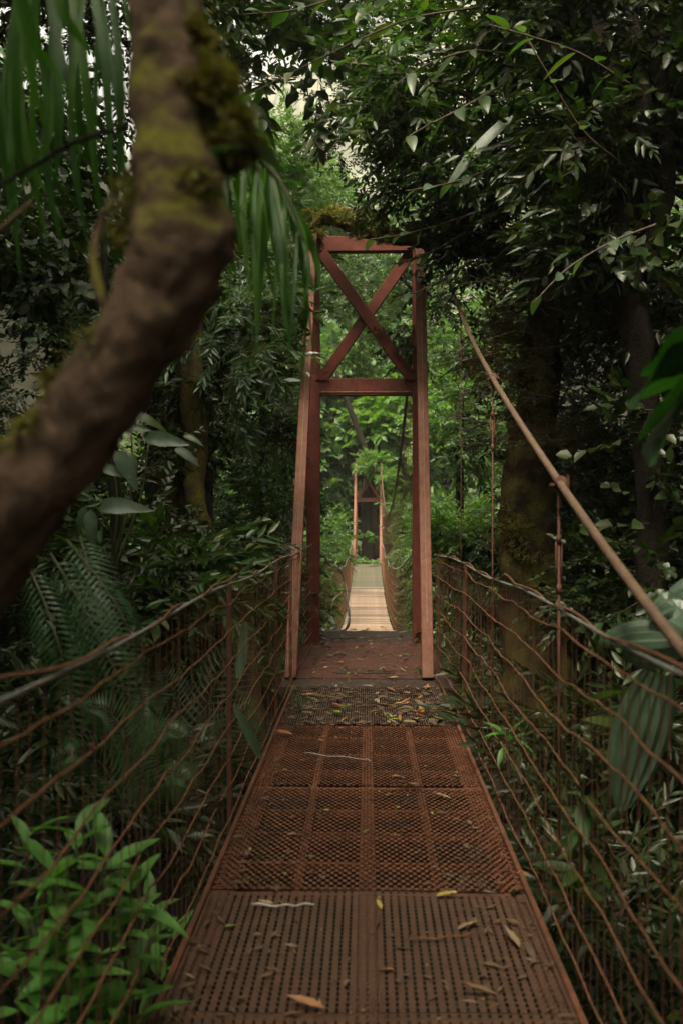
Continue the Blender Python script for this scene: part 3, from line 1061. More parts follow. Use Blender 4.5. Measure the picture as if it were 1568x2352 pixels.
# leafy twigs hanging in front of the tower: each leaf its own
def leafy_twig(root, rows, lm, every, mat='twig', both=True, sc=1.0, droop=-.2):
    pts, rad = px_path(rows, 26)
    o = MB().tube(pts, np.maximum(rad, .0022), 5).build('branch', [M[mat]], smooth=True)
    world_parent(o, root)
    L = 0
    side = 1
    for i in range(1, len(pts)):
        L += np.linalg.norm(pts[i] - pts[i - 1])
        if L > every:
            L = 0
            tdir = Vector(pts[i] - pts[i - 1]).normalized()
            sdir_ = tdir.cross(Vector((0, 0, 1)))
            sdir_ = sdir_.normalized() if sdir_.length > .1 else Vector((1, 0, 0))
            d_ = tdir * .6 + sdir_ * side * .8 + Vector((0, random.uniform(-.3, .3), droop + random.uniform(-.3, .3)))
            m_ = random.choice(lm)
            c = bpy.data.objects.new('leaf', m_)
            COL.objects.link(c)
            c.parent = o
            fm = frame_mat(pts[i], d_, (random.uniform(-.4, .4), random.uniform(-.8, 0), 1), random.uniform(-.4, .4), sc * random.uniform(.75, 1.2))
            c.matrix_basis = fm
            side = -side if both else side
    return o


lp = [leaf_mesh('oval_leaf', M['leaf_pale'], .14, .07, 6, droop=d_, fold=.3) for d_ in (.1, .3)]
lg = [leaf_mesh('green_leaf', M['leaf_mid'], .17, .075, 6, droop=d_, fold=.3) for d_ in (.15, .35)]
lgn = [leaf_mesh('lance_leaf', M['leaf_mid'], .2, .06, 6, droop=d_, fold=.3) for d_ in (.15, .4)]
leafy_twig(mt, [(1120, 480, 9.0, 3), (1000, 520, 9.0, 2.4), (920, 540, 9.0, 2), (850, 550, 9.0, 1.5)], lp, .1)
leafy_twig(mt, [(1080, 600, 9.0, 3), (1020, 640, 9.0, 2.4), (960, 670, 9.0, 2), (905, 690, 9.0, 1.5)], lp, .09)
leafy_twig(mt, [(1060, 540, 9.1, 3), (990, 580, 9.1, 2.4), (930, 600, 9.1, 2), (880, 610, 9.1, 1.5)], lp, .1)
leafy_twig(mt, [(1180, 130, 7.0, 3), (1080, 120, 6.8, 2.6), (980, 150, 6.7, 2.2), (900, 200, 6.6, 1.5)], lgn, .09)
leafy_twig(mt, [(1150, 200, 7.0, 3), (1060, 250, 6.8, 2.6), (980, 290, 6.7, 2.2), (930, 320, 6.6, 1.5)], lg, .1)
leafy_twig(mt, [(1100, 20, 6.8, 3), (960, 40, 6.6, 2.6), (860, 75, 6.5, 2.2), (700, 150, 6.4, 1.7), (560, 220, 6.3, 1.2)], lg, .2)
leafy_twig(mt, [(1000, -60, 6.5, 3), (820, -20, 6.4, 2.6), (680, 20, 6.3, 2.2), (560, 30, 6.3, 1.5)], lg, .13)
leafy_twig(mt, [(1250, 330, 8, 3), (1150, 380, 7.8, 2.6), (1040, 420, 7.7, 2.2), (930, 440, 7.6, 1.5)], lp, .11)
leafy_twig(dt, [(1420, 380, 6.6, 3), (1330, 300, 6.4, 2.6), (1240, 150, 6.2, 2.2), (1190, 60, 6.2, 1.5)], lp, .16)
leafy_twig(dt, [(1440, 200, 6.4, 3), (1330, 130, 6.0, 2.6), (1220, 90, 5.8, 2.2), (1120, 60, 5.8, 1.5)], lgn, .15, sc=1.1)
leafy_twig(dt, [(1500, 520, 6.4, 3), (1400, 560, 6.2, 2.6), (1300, 620, 6.2, 2.2), (1220, 700, 6.2, 1.5)], lp, .17)

# long pale strap leaves among the canopy
sl = empty('strap_plant', at(1160, 290, 8.4), 'two long pale grey green strap leaves slanting in the canopy right of the gap', 'plant')
def ribbon(pts, w, side, mat, name, parent, fold=.25, seg=None, prof=None):
    """A long leaf along pts."""
    pts = [Vector(q) for q in pts]
    n = len(pts)
    vs, fs = [], []
    for i, q in enumerate(pts):
        t = i / (n - 1)
        pr = prof(t) if prof else min(1, t * 6 + .25) * min(1, (1 - t) * 3.2 + .02)
        tn = (pts[min(i + 1, n - 1)] - pts[max(i - 1, 0)]).normalized()
        sd = Vector(side) - tn * Vector(side).dot(tn)
        sd.normalize()
        nm = tn.cross(sd)
        vs += [q - sd * w / 2 * pr + nm * fold * w * pr * .5, q, q + sd * w / 2 * pr + nm * fold * w * pr * .5]
    for i in range(n - 1):
        a = i * 3
        fs += [(a, a + 1, a + 4, a + 3), (a + 1, a + 2, a + 5, a + 4)]
    o = MB().add(vs, fs).build(name, [M[mat]], smooth=True)
    return world_parent(o, parent)


for rows, w in ((((1175, 270), (1120, 320), (1070, 375), (1012, 448)), .11), (((1235, 330), (1200, 360), (1160, 400), (1115, 440)), .075)):
    pts = spline([tuple(at(a, b, 8.3)) for a, b in rows], 9)
    ribbon(pts, w, (.6, -.5, -.6), 'leaf_pale', 'leaf', sl)

# --- left trees
lt = tree('bent_tree', 'dark trunk bending out to the left fence halfway up', [ground_row(585, 9.2, 40), (548, 1390, 9.2, 28), (505, 1290, 9.2, 24), (465, 1215, 9.2, 25), (446, 1130, 9.2, 24), (450, 1020, 9.2, 27), (436, 850, 9.2, 30), (425, 600, 9.3, 34), (430, 300, 9.5, 30), (440, -100, 9.8, 24)], 'bark_moss', 55, jit=.25, sides=14)
crown('crown', 'medium', [pc(560, 620, 10.2, 90, 120, .7, 45), pc(330, 620, 10.2, 120, 220, .8, 90), pc(380, -80, 9.8, 130, 90, .8, 90)], 'leaf_dark', lt, 21)
st = tree('slim_tree', 'slim dark trunk standing in the undergrowth left of the fence', [ground_row(275, 6.6, 20), (270, 1480, 6.6, 15), (258, 1330, 6.6, 14), (262, 1180, 6.6, 13), (255, 1000, 6.6, 11), (240, 800, 6.7, 9), (235, 500, 6.8, 7)], 'bark', 36, jit=.2, sides=10)
crown('crown', 'ivy', [pc(90, 470, 7.6, 140, 130, .6, 70), pc(160, 650, 7.8, 160, 140, .6, 90), pc(120, 300, 8.2, 140, 160, .6, 80)], 'leaf_dark', st, 22)
vt = tree('vine_tree', 'thick ivy covered trunk half hidden behind the leaning foreground tree', [ground_row(395, 10.6, 75), (390, 1300, 10.6, 60), (385, 1100, 10.6, 50), (378, 900, 10.7, 46), (372, 500, 10.8, 40), (380, 0, 11.2, 32)], 'bark_moss', 40, jit=.3, sides=16)
crown('crown', 'small', [pc(520, 780, 9.9, 85, 110, .5, 110), pc(560, 950, 10.4, 70, 90, .5, 70), pc(400, 900, 9.9, 120, 160, .5, 100), pc(500, 880, 9.7, 70, 50, .4, 40)], 'leaf_dark', vt, 23)
crown('crown', 'narrow', [pc(510, 760, 9.2, 80, 70, .4, 35), pc(480, 900, 9.0, 60, 40, .3, 16), pc(560, 700, 9.6, 60, 50, .3, 16)], 'leaf_pale', vt, 24)

r_ = random.Random(5)
crown('crown', 'small', [pc(px + r_.uniform(-25, 25), py + r_.uniform(-30, 30), r_.uniform(11.4, 13.6), 62, 74, .5, 58) for px in (470, 565, 655) for py in range(560, 1380, 130)], 'leaf_mid', vt, 27)
crown('crown', 'medium', [pc(130, 130, 12.5, 190, 190, 1.0, 230), pc(330, 120, 13, 120, 170, .9, 240), pc(60, 500, 11.5, 150, 150, .8, 120)], 'leaf_dark', vt, 28)
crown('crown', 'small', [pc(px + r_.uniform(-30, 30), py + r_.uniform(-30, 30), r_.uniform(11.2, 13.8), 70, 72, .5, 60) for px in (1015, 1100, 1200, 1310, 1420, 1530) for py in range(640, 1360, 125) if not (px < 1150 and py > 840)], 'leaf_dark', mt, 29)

# canopy tree whose leaves stand against the sky
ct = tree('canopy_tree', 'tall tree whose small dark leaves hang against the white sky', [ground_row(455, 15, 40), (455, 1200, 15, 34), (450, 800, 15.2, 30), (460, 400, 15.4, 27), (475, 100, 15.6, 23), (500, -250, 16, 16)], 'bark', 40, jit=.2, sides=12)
limb(ct, [(470, 150, 15.5, 12), (560, 60, 15.2, 8), (680, 40, 15, 5), (800, 70, 14.8, 3)], 'bark', 18, .2, 7)
limb(ct, [(465, 330, 15.5, 10), (540, 230, 15.2, 6), (620, 190, 15, 4), (680, 180, 15, 2)], 'bark', 18, .2, 7)
crown('crown', 'small', [pc(600, 20, 15, 110, 40, .7, 190), pc(720, 20, 14.8, 110, 40, .7, 190), pc(850, 60, 14.6, 70, 50, .7, 180), pc(640, 95, 15, 110, 26, .5, 110), pc(755, 105, 14.8, 60, 34, .5, 80), pc(548, 195, 15, 22, 40, .4, 50),
                           pc(622, 190, 14.8, 14, 24, .25, 24), pc(738, 225, 14.6, 16, 26, .25, 30), pc(520, 60, 15.3, 60, 80, .6, 130), pc(815, 180, 14.6, 26, 60, .5, 70),
                           pc(790, 350, 14.8, 40, 16, .4, 40), pc(860, 250, 14.8, 50, 100, .6, 170), pc(700, -70, 15, 260, 50, 1, 260), pc(560, 290, 15.4, 26, 40, .4, 40), pc(470, 300, 15.4, 40, 160, .5, 120)], 'leaf_dark', ct, 25)
crown('crown', 'broad', [pc(630, 60, 11.5, 130, 50, .5, 20), pc(740, 120, 11.5, 40, 30, .4, 7), pc(745, 240, 11.5, 14, 26, .2, 6), pc(800, 330, 11.5, 50, 30, .3, 8), pc(840, 90, 11.5, 70, 60, .4, 14), pc(560, 150, 11.5, 40, 50, .4, 8)], 'leaf_dark', ct, 26)

# middle-distance trees either side of the tower, in the light of the gap
specs = [
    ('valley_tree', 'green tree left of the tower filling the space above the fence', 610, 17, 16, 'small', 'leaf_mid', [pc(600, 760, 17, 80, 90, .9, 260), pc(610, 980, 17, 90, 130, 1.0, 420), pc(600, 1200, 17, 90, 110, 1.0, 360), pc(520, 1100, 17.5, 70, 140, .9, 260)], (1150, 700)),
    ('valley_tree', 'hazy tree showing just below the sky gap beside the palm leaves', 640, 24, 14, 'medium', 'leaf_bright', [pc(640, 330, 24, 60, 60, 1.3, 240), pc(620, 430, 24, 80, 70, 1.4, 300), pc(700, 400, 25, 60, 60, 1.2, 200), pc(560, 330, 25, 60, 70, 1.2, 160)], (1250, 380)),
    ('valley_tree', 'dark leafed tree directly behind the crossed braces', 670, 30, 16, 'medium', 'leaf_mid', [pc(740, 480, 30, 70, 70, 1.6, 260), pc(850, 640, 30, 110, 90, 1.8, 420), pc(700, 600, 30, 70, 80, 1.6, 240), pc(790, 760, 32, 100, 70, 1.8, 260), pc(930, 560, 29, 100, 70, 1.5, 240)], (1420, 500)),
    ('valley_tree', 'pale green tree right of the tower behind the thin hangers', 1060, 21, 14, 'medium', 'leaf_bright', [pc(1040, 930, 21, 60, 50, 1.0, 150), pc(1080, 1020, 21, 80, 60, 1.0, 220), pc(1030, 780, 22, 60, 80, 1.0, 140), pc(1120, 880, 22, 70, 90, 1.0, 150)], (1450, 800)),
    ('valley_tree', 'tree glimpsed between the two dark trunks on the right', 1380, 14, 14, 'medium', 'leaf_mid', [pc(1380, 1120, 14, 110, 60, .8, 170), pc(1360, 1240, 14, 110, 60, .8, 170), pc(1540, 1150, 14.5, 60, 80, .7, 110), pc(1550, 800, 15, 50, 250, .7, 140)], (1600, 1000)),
]
for i, (nm, lab, px, d, hw, kind, mat, cl, (yb, yt)) in enumerate(specs):
    t_ = tree(nm, lab, [ground_row(px, d, hw), (px - 6, (yb + yt) / 2, d, hw * .7), (px + 4, yt, d, hw * .4)], 'bark', 20, 'trees in the lit valley', .2, 10)
    crown('crown', kind, cl, mat, t_, 40 + i)

lb = empty('lime_bush', Vector(((1062 - VX) * 15 / F_PX, 15, gz((1062 - VX) * 15 / F_PX, 15))), 'bright yellow green bush glowing behind the right end of the fence', 'bush')
world_parent(MB().tube([lb.location, at(1062, 1330, 15), at(1065, 1220, 15)], [.05, .04, .015], 7).build('stem', [M['bark']]), lb)
crown('foliage', 'small', [pc(1062, 1225, 15, 62, 62, .45, 420), pc(1040, 1290, 15, 50, 40, .4, 120), pc(1110, 1280, 15, 50, 50, .4, 140)], 'leaf_lime', lb, 50)

# far wood beyond the second bridge: trees that can be told apart
far_specs = [
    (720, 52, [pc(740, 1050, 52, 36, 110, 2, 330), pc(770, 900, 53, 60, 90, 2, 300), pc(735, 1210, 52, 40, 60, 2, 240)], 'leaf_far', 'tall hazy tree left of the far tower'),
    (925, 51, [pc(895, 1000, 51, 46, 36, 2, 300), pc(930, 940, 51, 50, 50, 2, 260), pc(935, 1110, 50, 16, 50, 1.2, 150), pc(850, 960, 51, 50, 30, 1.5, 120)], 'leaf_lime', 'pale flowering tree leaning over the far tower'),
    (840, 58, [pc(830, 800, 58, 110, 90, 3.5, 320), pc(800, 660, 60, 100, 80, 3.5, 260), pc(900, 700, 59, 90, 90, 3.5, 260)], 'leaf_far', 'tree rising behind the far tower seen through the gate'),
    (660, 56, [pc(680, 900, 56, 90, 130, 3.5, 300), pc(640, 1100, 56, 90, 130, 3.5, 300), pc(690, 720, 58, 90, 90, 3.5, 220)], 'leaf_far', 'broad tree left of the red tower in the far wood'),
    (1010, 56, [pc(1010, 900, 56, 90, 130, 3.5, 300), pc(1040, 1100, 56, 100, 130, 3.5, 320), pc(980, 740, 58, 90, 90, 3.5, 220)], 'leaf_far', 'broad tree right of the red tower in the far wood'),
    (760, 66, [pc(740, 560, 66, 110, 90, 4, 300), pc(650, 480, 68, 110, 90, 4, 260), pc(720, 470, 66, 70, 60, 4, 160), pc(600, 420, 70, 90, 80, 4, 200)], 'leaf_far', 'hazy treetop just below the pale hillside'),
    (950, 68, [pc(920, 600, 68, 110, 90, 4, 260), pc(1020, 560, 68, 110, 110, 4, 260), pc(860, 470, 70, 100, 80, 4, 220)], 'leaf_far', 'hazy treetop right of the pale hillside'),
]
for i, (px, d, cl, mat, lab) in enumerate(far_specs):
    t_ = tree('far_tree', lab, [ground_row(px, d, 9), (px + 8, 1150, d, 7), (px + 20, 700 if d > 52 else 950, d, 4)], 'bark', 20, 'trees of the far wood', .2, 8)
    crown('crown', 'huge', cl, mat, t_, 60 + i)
    if mat == 'leaf_lime':
        far_lime = t_
crown('crown', 'medium', [pc(856, 1068, 46.6, 30, 20, .6, 260), pc(884, 1100, 46.4, 10, 24, .5, 110), pc(893, 1150, 46.2, 6, 24, .4, 60), pc(858, 1225, 46, 6, 8, .3, 16)], 'leaf_lime', far_lime, 78)
t_ = tree('slanting_tree', 'slanting dark limb crossing the bright wood under the lower beam', [ground_row(870, 47.5, 8), (850, 1080, 47.5, 7), (830, 1010, 47.5, 7), (800, 930, 47.5, 6), (770, 850, 47.5, 4)], 'bark', 20, 'trees of the far wood', .2, 8)
t2 = tree('dark_hollow_tree', 'dark bare trunk standing in the shadow behind the far tower', [ground_row(849, 48.2, 21), (849, 1220, 48.2, 19), (847, 1150, 48.2, 18), (846, 1060, 48.4, 12)], 'bark', 12, 'trees of the far wood', .2, 10)  # dark mass added to stand for the doorway's darkness

# masses nobody could count
def mass(name, label, parts, seed):
    Vs, Ts, Ms, b = [], [], [], 0
    r = np.random.default_rng(seed)
    mats, order = [], {}
    for kind, mat, cl in parts:
        V, T, Mi = foliage(kind, cl, r)
        if mat not in order:
            order[mat] = len(mats)
            mats += [M[mat], M['twig']]
        Vs.append(V)
        Ts.append(T + b)
        Ms.append(Mi + order[mat])
        b += len(V)
    o = np_mesh(name, np.vstack(Vs), np.vstack(Ts), mats, None, np.concatenate(Ms))
    return tag(o, label, None, None, 'stuff')


def slope_clumps(x0, x1, y0, y1, n, hgt, rad, tw, seed):
    r = np.random.default_rng(seed)
    out = []
    for _ in range(n):
        x, y = r.uniform(x0, x1), r.uniform(y0, y1)
        if 7.5 < y < 14 and abs(x) < 1.9 + rad * .4:
            x = math.copysign(1.9 + rad * .4 + abs(x) * .4, x)
        out.append(((x, y, gz(x, y) + r.uniform(.05, hgt)), (rad * r.uniform(.7, 1.4), rad * r.uniform(.7, 1.4), rad * r.uniform(.6, 1.1)), tw))
    return out


mass('undergrowth', 'dark undergrowth covering the slope left of the near bridge', [
    ('narrow', 'leaf_dark', slope_clumps(-5.5, -1.0, 3, 13, 44, 1.0, .5, 34, 1)),
    ('medium', 'leaf_mid', slope_clumps(-5.5, -1.0, 4, 13, 30, 1.6, .45, 28, 2)),
    ('small', 'leaf_dark', [pc(330, 1300, 7.5, 150, 110, .6, 170), pc(430, 1400, 7.0, 110, 70, .5, 110), pc(300, 1130, 8.5, 160, 90, .6, 120), pc(140, 1350, 6.5, 150, 170, .5, 120), pc(60, 1000, 7.5, 120, 220, .6, 120)]),
    ('narrow', 'leaf_mid', [pc(380, 1330, 6.6, 90, 70, .4, 40), pc(420, 1230, 7.2, 80, 70, .4, 34)]),
    ('medium', 'leaf_dark', slope_clumps(-13, -4.5, 3, 20, 44, 1.8, .9, 34, 3)),
], 71)
mass('undergrowth', 'leafy growth packed round the foot of the red tower', [
    ('narrow', 'leaf_mid', [pc(px, py, d, 55, 60, .35, n) for px, py, d, n in ((1070, 1440, 11.2, 44), (1130, 1500, 11.0, 44), (1190, 1420, 11.4, 40), (1150, 1560, 10.6, 26), (1200, 1620, 10.2, 40), (1240, 1520, 10.6, 40), (570, 1400, 11.5, 50), (520, 1430, 11.2, 50), (600, 1520, 10.6, 44), (520, 1540, 10.2, 40), (560, 1620, 9.8, 30))]),
    ('small', 'leaf_dark', [pc(px, py, d, 70, 70, .35, 60) for px, py, d in ((1100, 1370, 12.5), (1200, 1350, 12.6), (1200, 1660, 9.8), (1180, 1700, 9.4), (580, 1350, 12.6), (600, 1440, 11.8), (560, 1660, 9.4), (480, 1420, 10.6))]),
    ('small', 'leaf_dark', [pc(px, py, 13.6, 75, 75, .5, 70) for px, py in ((60, 620), (60, 780), (170, 700), (180, 860), (290, 760), (300, 900), (60, 930), (180, 560), (150, 690), (190, 660), (170, 730), (1310, 1020), (1330, 980), (1400, 1080), (1530, 950), (1560, 1100), (1350, 1180), (1530, 1250), (1420, 1270))]),
    ('ivy', 'leaf_pale', [pc(px, py, 10.5, 80, 90, .4, 16) for px, py in ((90, 560), (200, 650), (120, 760), (230, 800), (180, 430))]),
    ('small', 'leaf_lime', [pc(1290, 1140, 15, 50, 26, .4, 50), pc(1545, 1190, 15, 26, 50, .4, 40), pc(1340, 1250, 15, 40, 24, .4, 30)]),
    ('narrow', 'leaf_dark', [pc(px, py, d, 95, 90, .4, 40) for px, py, d in ((1200, 1750, 6.6), (1300, 1650, 7.0), (1420, 1750, 6.0), (1300, 1880, 5.6), (1430, 1950, 5.0), (1520, 2100, 4.4), (1400, 2150, 4.4), (1530, 1650, 6.2), (1480, 2280, 4.0), (420, 1800, 7.6), (300, 1850, 6.2), (180, 1800, 5.2), (60, 1850, 4.8), (420, 1950, 6.6), (250, 1980, 4.8), (90, 1700, 5.6), (200, 1640, 6.2))]),
    ('big', 'leaf_mid', slope_clumps(-17, -6.5, 14, 26, 20, 5, 1.7, 40, 41) + slope_clumps(6.5, 17, 14, 26, 20, 5, 1.7, 40, 42)),
    ('medium', 'leaf_bright', [pc(px, py, d, 24, 60, .8, 70) for px, py, d in ((732, 1250, 26), (705, 1330, 22), (752, 1200, 30), (948, 1250, 26), (962, 1330, 22), (935, 1190, 30), (690, 1390, 18), (770, 1280, 36), (920, 1270, 36))]),
    ('big', 'leaf_bright', slope_clumps(-7, -1.3, 41.5, 46.5, 26, .8, .9, 26, 33) + slope_clumps(1.3, 7, 41.5, 46.5, 26, .8, .9, 26, 34)),
    ('medium', 'leaf_bright', slope_clumps(-7, 7, 45.5, 52, 36, 2.2, .9, 46, 31)),
], 76)
mass('undergrowth', 'dark undergrowth covering the slope right of the near bridge', [
    ('narrow', 'leaf_dark', slope_clumps(1.0, 5.5, 3, 13, 46, 1.0, .5, 34, 4)),
    ('medium', 'leaf_mid', slope_clumps(1.0, 4.5, 5, 13, 26, 1.3, .4, 26, 5)),
    ('small', 'leaf_dark', [pc(1330, 900, 10.5, 160, 160, .8, 190), pc(1300, 1150, 10.5, 150, 90, .6, 90), pc(1400, 1350, 7.5, 110, 90, .5, 120)]),
    ('medium', 'leaf_dark', slope_clumps(4.5, 13, 3, 20, 44, 1.8, .9, 34, 6)),
    ('medium', 'leaf_bright', [pc(1050, 1480, 11.5, 50, 90, .4, 60), pc(1040, 1620, 10.5, 40, 70, .4, 40)]),
], 72)
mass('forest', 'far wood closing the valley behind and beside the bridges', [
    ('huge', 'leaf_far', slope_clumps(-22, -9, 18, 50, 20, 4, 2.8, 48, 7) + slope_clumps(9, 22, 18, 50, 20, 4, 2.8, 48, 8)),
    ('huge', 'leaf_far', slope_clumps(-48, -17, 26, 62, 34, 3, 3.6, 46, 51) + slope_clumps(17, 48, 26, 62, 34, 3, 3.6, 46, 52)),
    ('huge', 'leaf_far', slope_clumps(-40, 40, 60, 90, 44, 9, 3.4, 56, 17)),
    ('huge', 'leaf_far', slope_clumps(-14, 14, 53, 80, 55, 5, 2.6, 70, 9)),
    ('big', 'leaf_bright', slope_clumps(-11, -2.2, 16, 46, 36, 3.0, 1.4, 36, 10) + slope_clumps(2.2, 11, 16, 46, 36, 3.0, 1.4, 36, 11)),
], 73)

# mostly unseen canopy added to shade the near bridge: crowns share one mesh
proto = None
k = 0
spots = [(2.7, .9, 5.4, .55), (3.2, 10.8, 10.5, .75), (-4.5, 12.5, 12.5, .8), (.5, -9, 8.5, 1.15), (4.2, 8.6, 7.6, .75)]
for sd in (-1, 1):
    for yy_ in (-12, -6.5, -1, 4.2, 9):
        spots += [(sd * (5.1 + .3 * math.sin(yy_)), yy_, 8.6 + .8 * math.cos(yy_ * 2), 1.0), (sd * (11.5 + math.sin(yy_ * 3)), yy_ + 1.5, 11.5, 1.15), (sd * (10.5 + math.cos(yy_ * 2)), yy_ - 1, 7.0, .95)]
    spots += [(sd * 11, 14.5, 9.5, 1.1), (sd * 15, 19, 11, 1.2), (sd * 7.6, 13.5, 8.2, .8), (sd * 16, 26, 11, 1.2), (sd * 9, -17, 8, 1.2)]
for x, y, z, sc in spots:
    bx = x + (1.8 if x > 0 else -1.8)
    root = empty('shade_tree', (bx, y, gz(bx, y)), 'tall rainforest tree spreading its crown over the near bridge', 'tree', 'tall trees over the near bridge')
    h = z - root.location.z
    world_parent(MB().tube([tuple(q) for q in spline([(bx, y, root.location.z - .2), (bx - .1, y, root.location.z + h * .5), (x, y, z)], 14)], list(np.linspace(.22, .08, 14)), 10, jit=.2).build('trunk', [M['bark']], smooth=True), root)
    if proto is None:
        V, T, Mi = foliage('big', [((0, 0, 0), (3.6, 3.6, 1.5), 520)], np.random.default_rng(90))
        proto = np_mesh('crown', V, T, [M['leaf_dark'], M['twig']], root, Mi)
        c = proto
    else:
        c = copy_part(proto, root)
    c['kind'] = 'stuff'
    c.matrix_basis = Matrix.Translation(Vector((x, y, z)) - root.location) @ Matrix.Rotation(k * 1.3, 4, 'Z') @ Matrix.Scale(sc, 4)
    k += 1

# ------------------------------------------------------------------ foreground plants
# palm hanging in from the upper left
pm = empty('palm', at(40, -330, 2.2), 'palm with long green strap leaflets hanging in the upper left corner', 'palm')
rows = spline([tuple(at(-260, -260, 2.2)), tuple(at(-60, -160, 2.2)), tuple(at(120, -120, 2.25)), tuple(at(290, -40, 2.3))], 20)
world_parent(MB().tube(rows, list(np.linspace(.012, .004, 20)), 7).build('frond_stem', [M['stem']], smooth=True), pm)
blades = [(-30, -150, -10, 250, 30, 560, 2.1, 30), (40, -140, 30, 200, 50, 470, 2.15, 34), (20, -140, 60, 120, 110, 330, 2.0, 36), (100, -120, 130, 200, 120, 460, 2.2, 32), (150, -110, 190, 150, 215, 420, 2.25, 34),
          (200, -90, 240, 160, 255, 500, 2.3, 30), (90, -120, 70, 250, 95, 560, 2.3, 28), (250, -60, 275, 200, 265, 520, 2.35, 28), (170, -100, 160, 300, 205, 600, 2.4, 24), (130, -110, 100, 350, 155, 620, 2.4, 24),
          (-60, -160, -30, 200, -10, 420, 2.0, 34), (0, -150, 60, 60, 150, 190, 1.9, 36), (80, -130, 140, 20, 220, 130, 1.95, 34), (-80, -100, 10, 320, 40, 640, 2.4, 30), (60, -120, 20, 330, 5, 420, 2.3, 30), (140, -100, 110, 280, 60, 400, 2.35, 26), (230, -60, 215, 330, 240, 580, 2.45, 22)]
for i in range(16):
    x0 = random.uniform(-60, 260)
    L_ = random.uniform(380, 720)
    blades.append((x0, -120, x0 + random.uniform(-60, 80), L_ * .45, x0 + random.uniform(-110, 120), L_ - 60, random.uniform(2.0, 3.0), random.uniform(14, 28)))
for x0, y0, x1, y1, x2, y2, d, w in blades:
    pts = spline([tuple(at(x0, y0, d)), tuple(at(x1, y1, d - .05)), tuple(at(x2, y2, d))], 12)
    ribbon(pts, w * .72 * d / F_PX, (1, random.uniform(-.6, .4), .15), 'strap', 'leaflet', pm, prof=lambda t: min(1, t * 5 + .3) * min(1, (1 - t) * 2.6 + .03))

# frond reaching right from behind the leaning trunk
pf = empty('palm_frond', at(470, 330, 2.7), 'arching palm frond with drooping leaflets right of the leaning trunk', 'palm')
rr = spline([tuple(at(430, 360, 2.75)), tuple(at(545, 345, 2.7)), tuple(at(620, 385, 2.65)), tuple(at(665, 460, 2.6)), tuple(at(700, 560, 2.6))], 24)
world_parent(MB().tube(rr, list(np.linspace(.011, .003, 24)), 7).build('frond_stem', [M['stem']], smooth=True), pf)
blades = [(530, 350, 525, 470, 540, 640, 24), (545, 350, 548, 480, 552, 600, 22), (565, 358, 560, 500, 575, 690, 24), (580, 365, 590, 520, 572, 660, 24), (600, 380, 590, 560, 588, 790, 26), (615, 390, 600, 600, 585, 850, 22),
          (620, 395, 640, 560, 655, 720, 26), (635, 420, 645, 600, 665, 800, 30), (645, 430, 690, 520, 712, 610, 22), (655, 450, 715, 560, 740, 690, 26), (640, 410, 690, 420, 715, 450, 16), (600, 375, 650, 375, 690, 400, 16), (575, 355, 620, 350, 660, 360, 16), (660, 470, 700, 610, 730, 680, 20), (550, 350, 520, 420, 510, 520, 22)]
for i in range(26):
    t_ = random.uniform(.15, 1)
    q = rr[int(t_ * 23)]
    x0 = VX + q[0] / q[1] * F_PX
    y0 = VY - (q[2] - EYE) / q[1] * F_PX
    L_ = random.uniform(120, 400)
    blades.append((x0, y0, x0 + random.uniform(-18, 30), y0 + L_ * .5, x0 + random.uniform(-25, 45), y0 + L_, random.uniform(8, 15)))
for x0, y0, x1, y1, x2, y2, w in blades:
    w *= .72
    d = 2.65 + random.uniform(-.12, .12)
    pts = spline([tuple(at(x0, y0, 2.65)), tuple(at(x1, y1, d)), tuple(at(x2, y2, d))], 12)
    ribbon(pts, w * d / F_PX, (1, random.uniform(-.5, .5), .2), 'strap', 'leaflet', pf, prof=lambda t: min(1, t * 4 + .25) * min(1, (1 - t) * 2.4 + .03))

# glossy shrub, lower left
sh = empty('glossy_shrub', at(190, 2560, 2.95), 'shrub with glossy bright green leaves outside the fence at the lower left', 'shrub')
gl = [leaf_mesh('glossy_leaf', M['leaf_gloss'], .18, .06, 7, droop=d_, fold=.35, wave=.02) for d_ in (.05, .22, .4)]
tips = [(60, 1900, 2.9), (170, 1890, 2.9), (240, 1950, 2.85), (120, 1985, 2.8), (210, 2040, 2.75), (300, 2010, 2.95), (140, 2100, 2.75), (260, 2120, 2.85), (340, 2060, 3.5), (395, 2110, 3.9), (60, 2090, 2.8), (300, 2160, 3.0), (180, 2280, 2.7), (100, 2330, 2.65), (300, 2250, 2.9), (230, 2330, 2.75), (370, 2200, 3.8), (40, 2200, 2.75), (160, 2180, 2.7), (290, 2340, 2.85)]
b0 = at(190, 2560, 2.95)
for i, (px, py, d) in enumerate(tips):
    tp = at(px, py + 25, d)
    pts = spline([tuple(b0), tuple((b0 + tp) / 2 + Vector((random.uniform(-.04, .04), random.uniform(-.04, .04), -.02))), tuple(tp)], 10)
    world_parent(MB().tube(pts, list(np.linspace(.007, .003, 10)), 6).build('stem', [M['stem']], smooth=True), sh)
    nl = random.randint(5, 8)
    for j in range(nl):
        a = j * 2.4 + i
        h = -.16 * (j / nl) ** 1.2
        q = tp + Vector((0, 0, h))
        put_leaf(random.choice(gl), sh, q, (math.cos(a), math.sin(a) * .9, .9 - 1.1 * j / nl + random.uniform(-.2, .2)), roll=random.uniform(-.3, .3), scale=random.uniform(.6, 1.1))

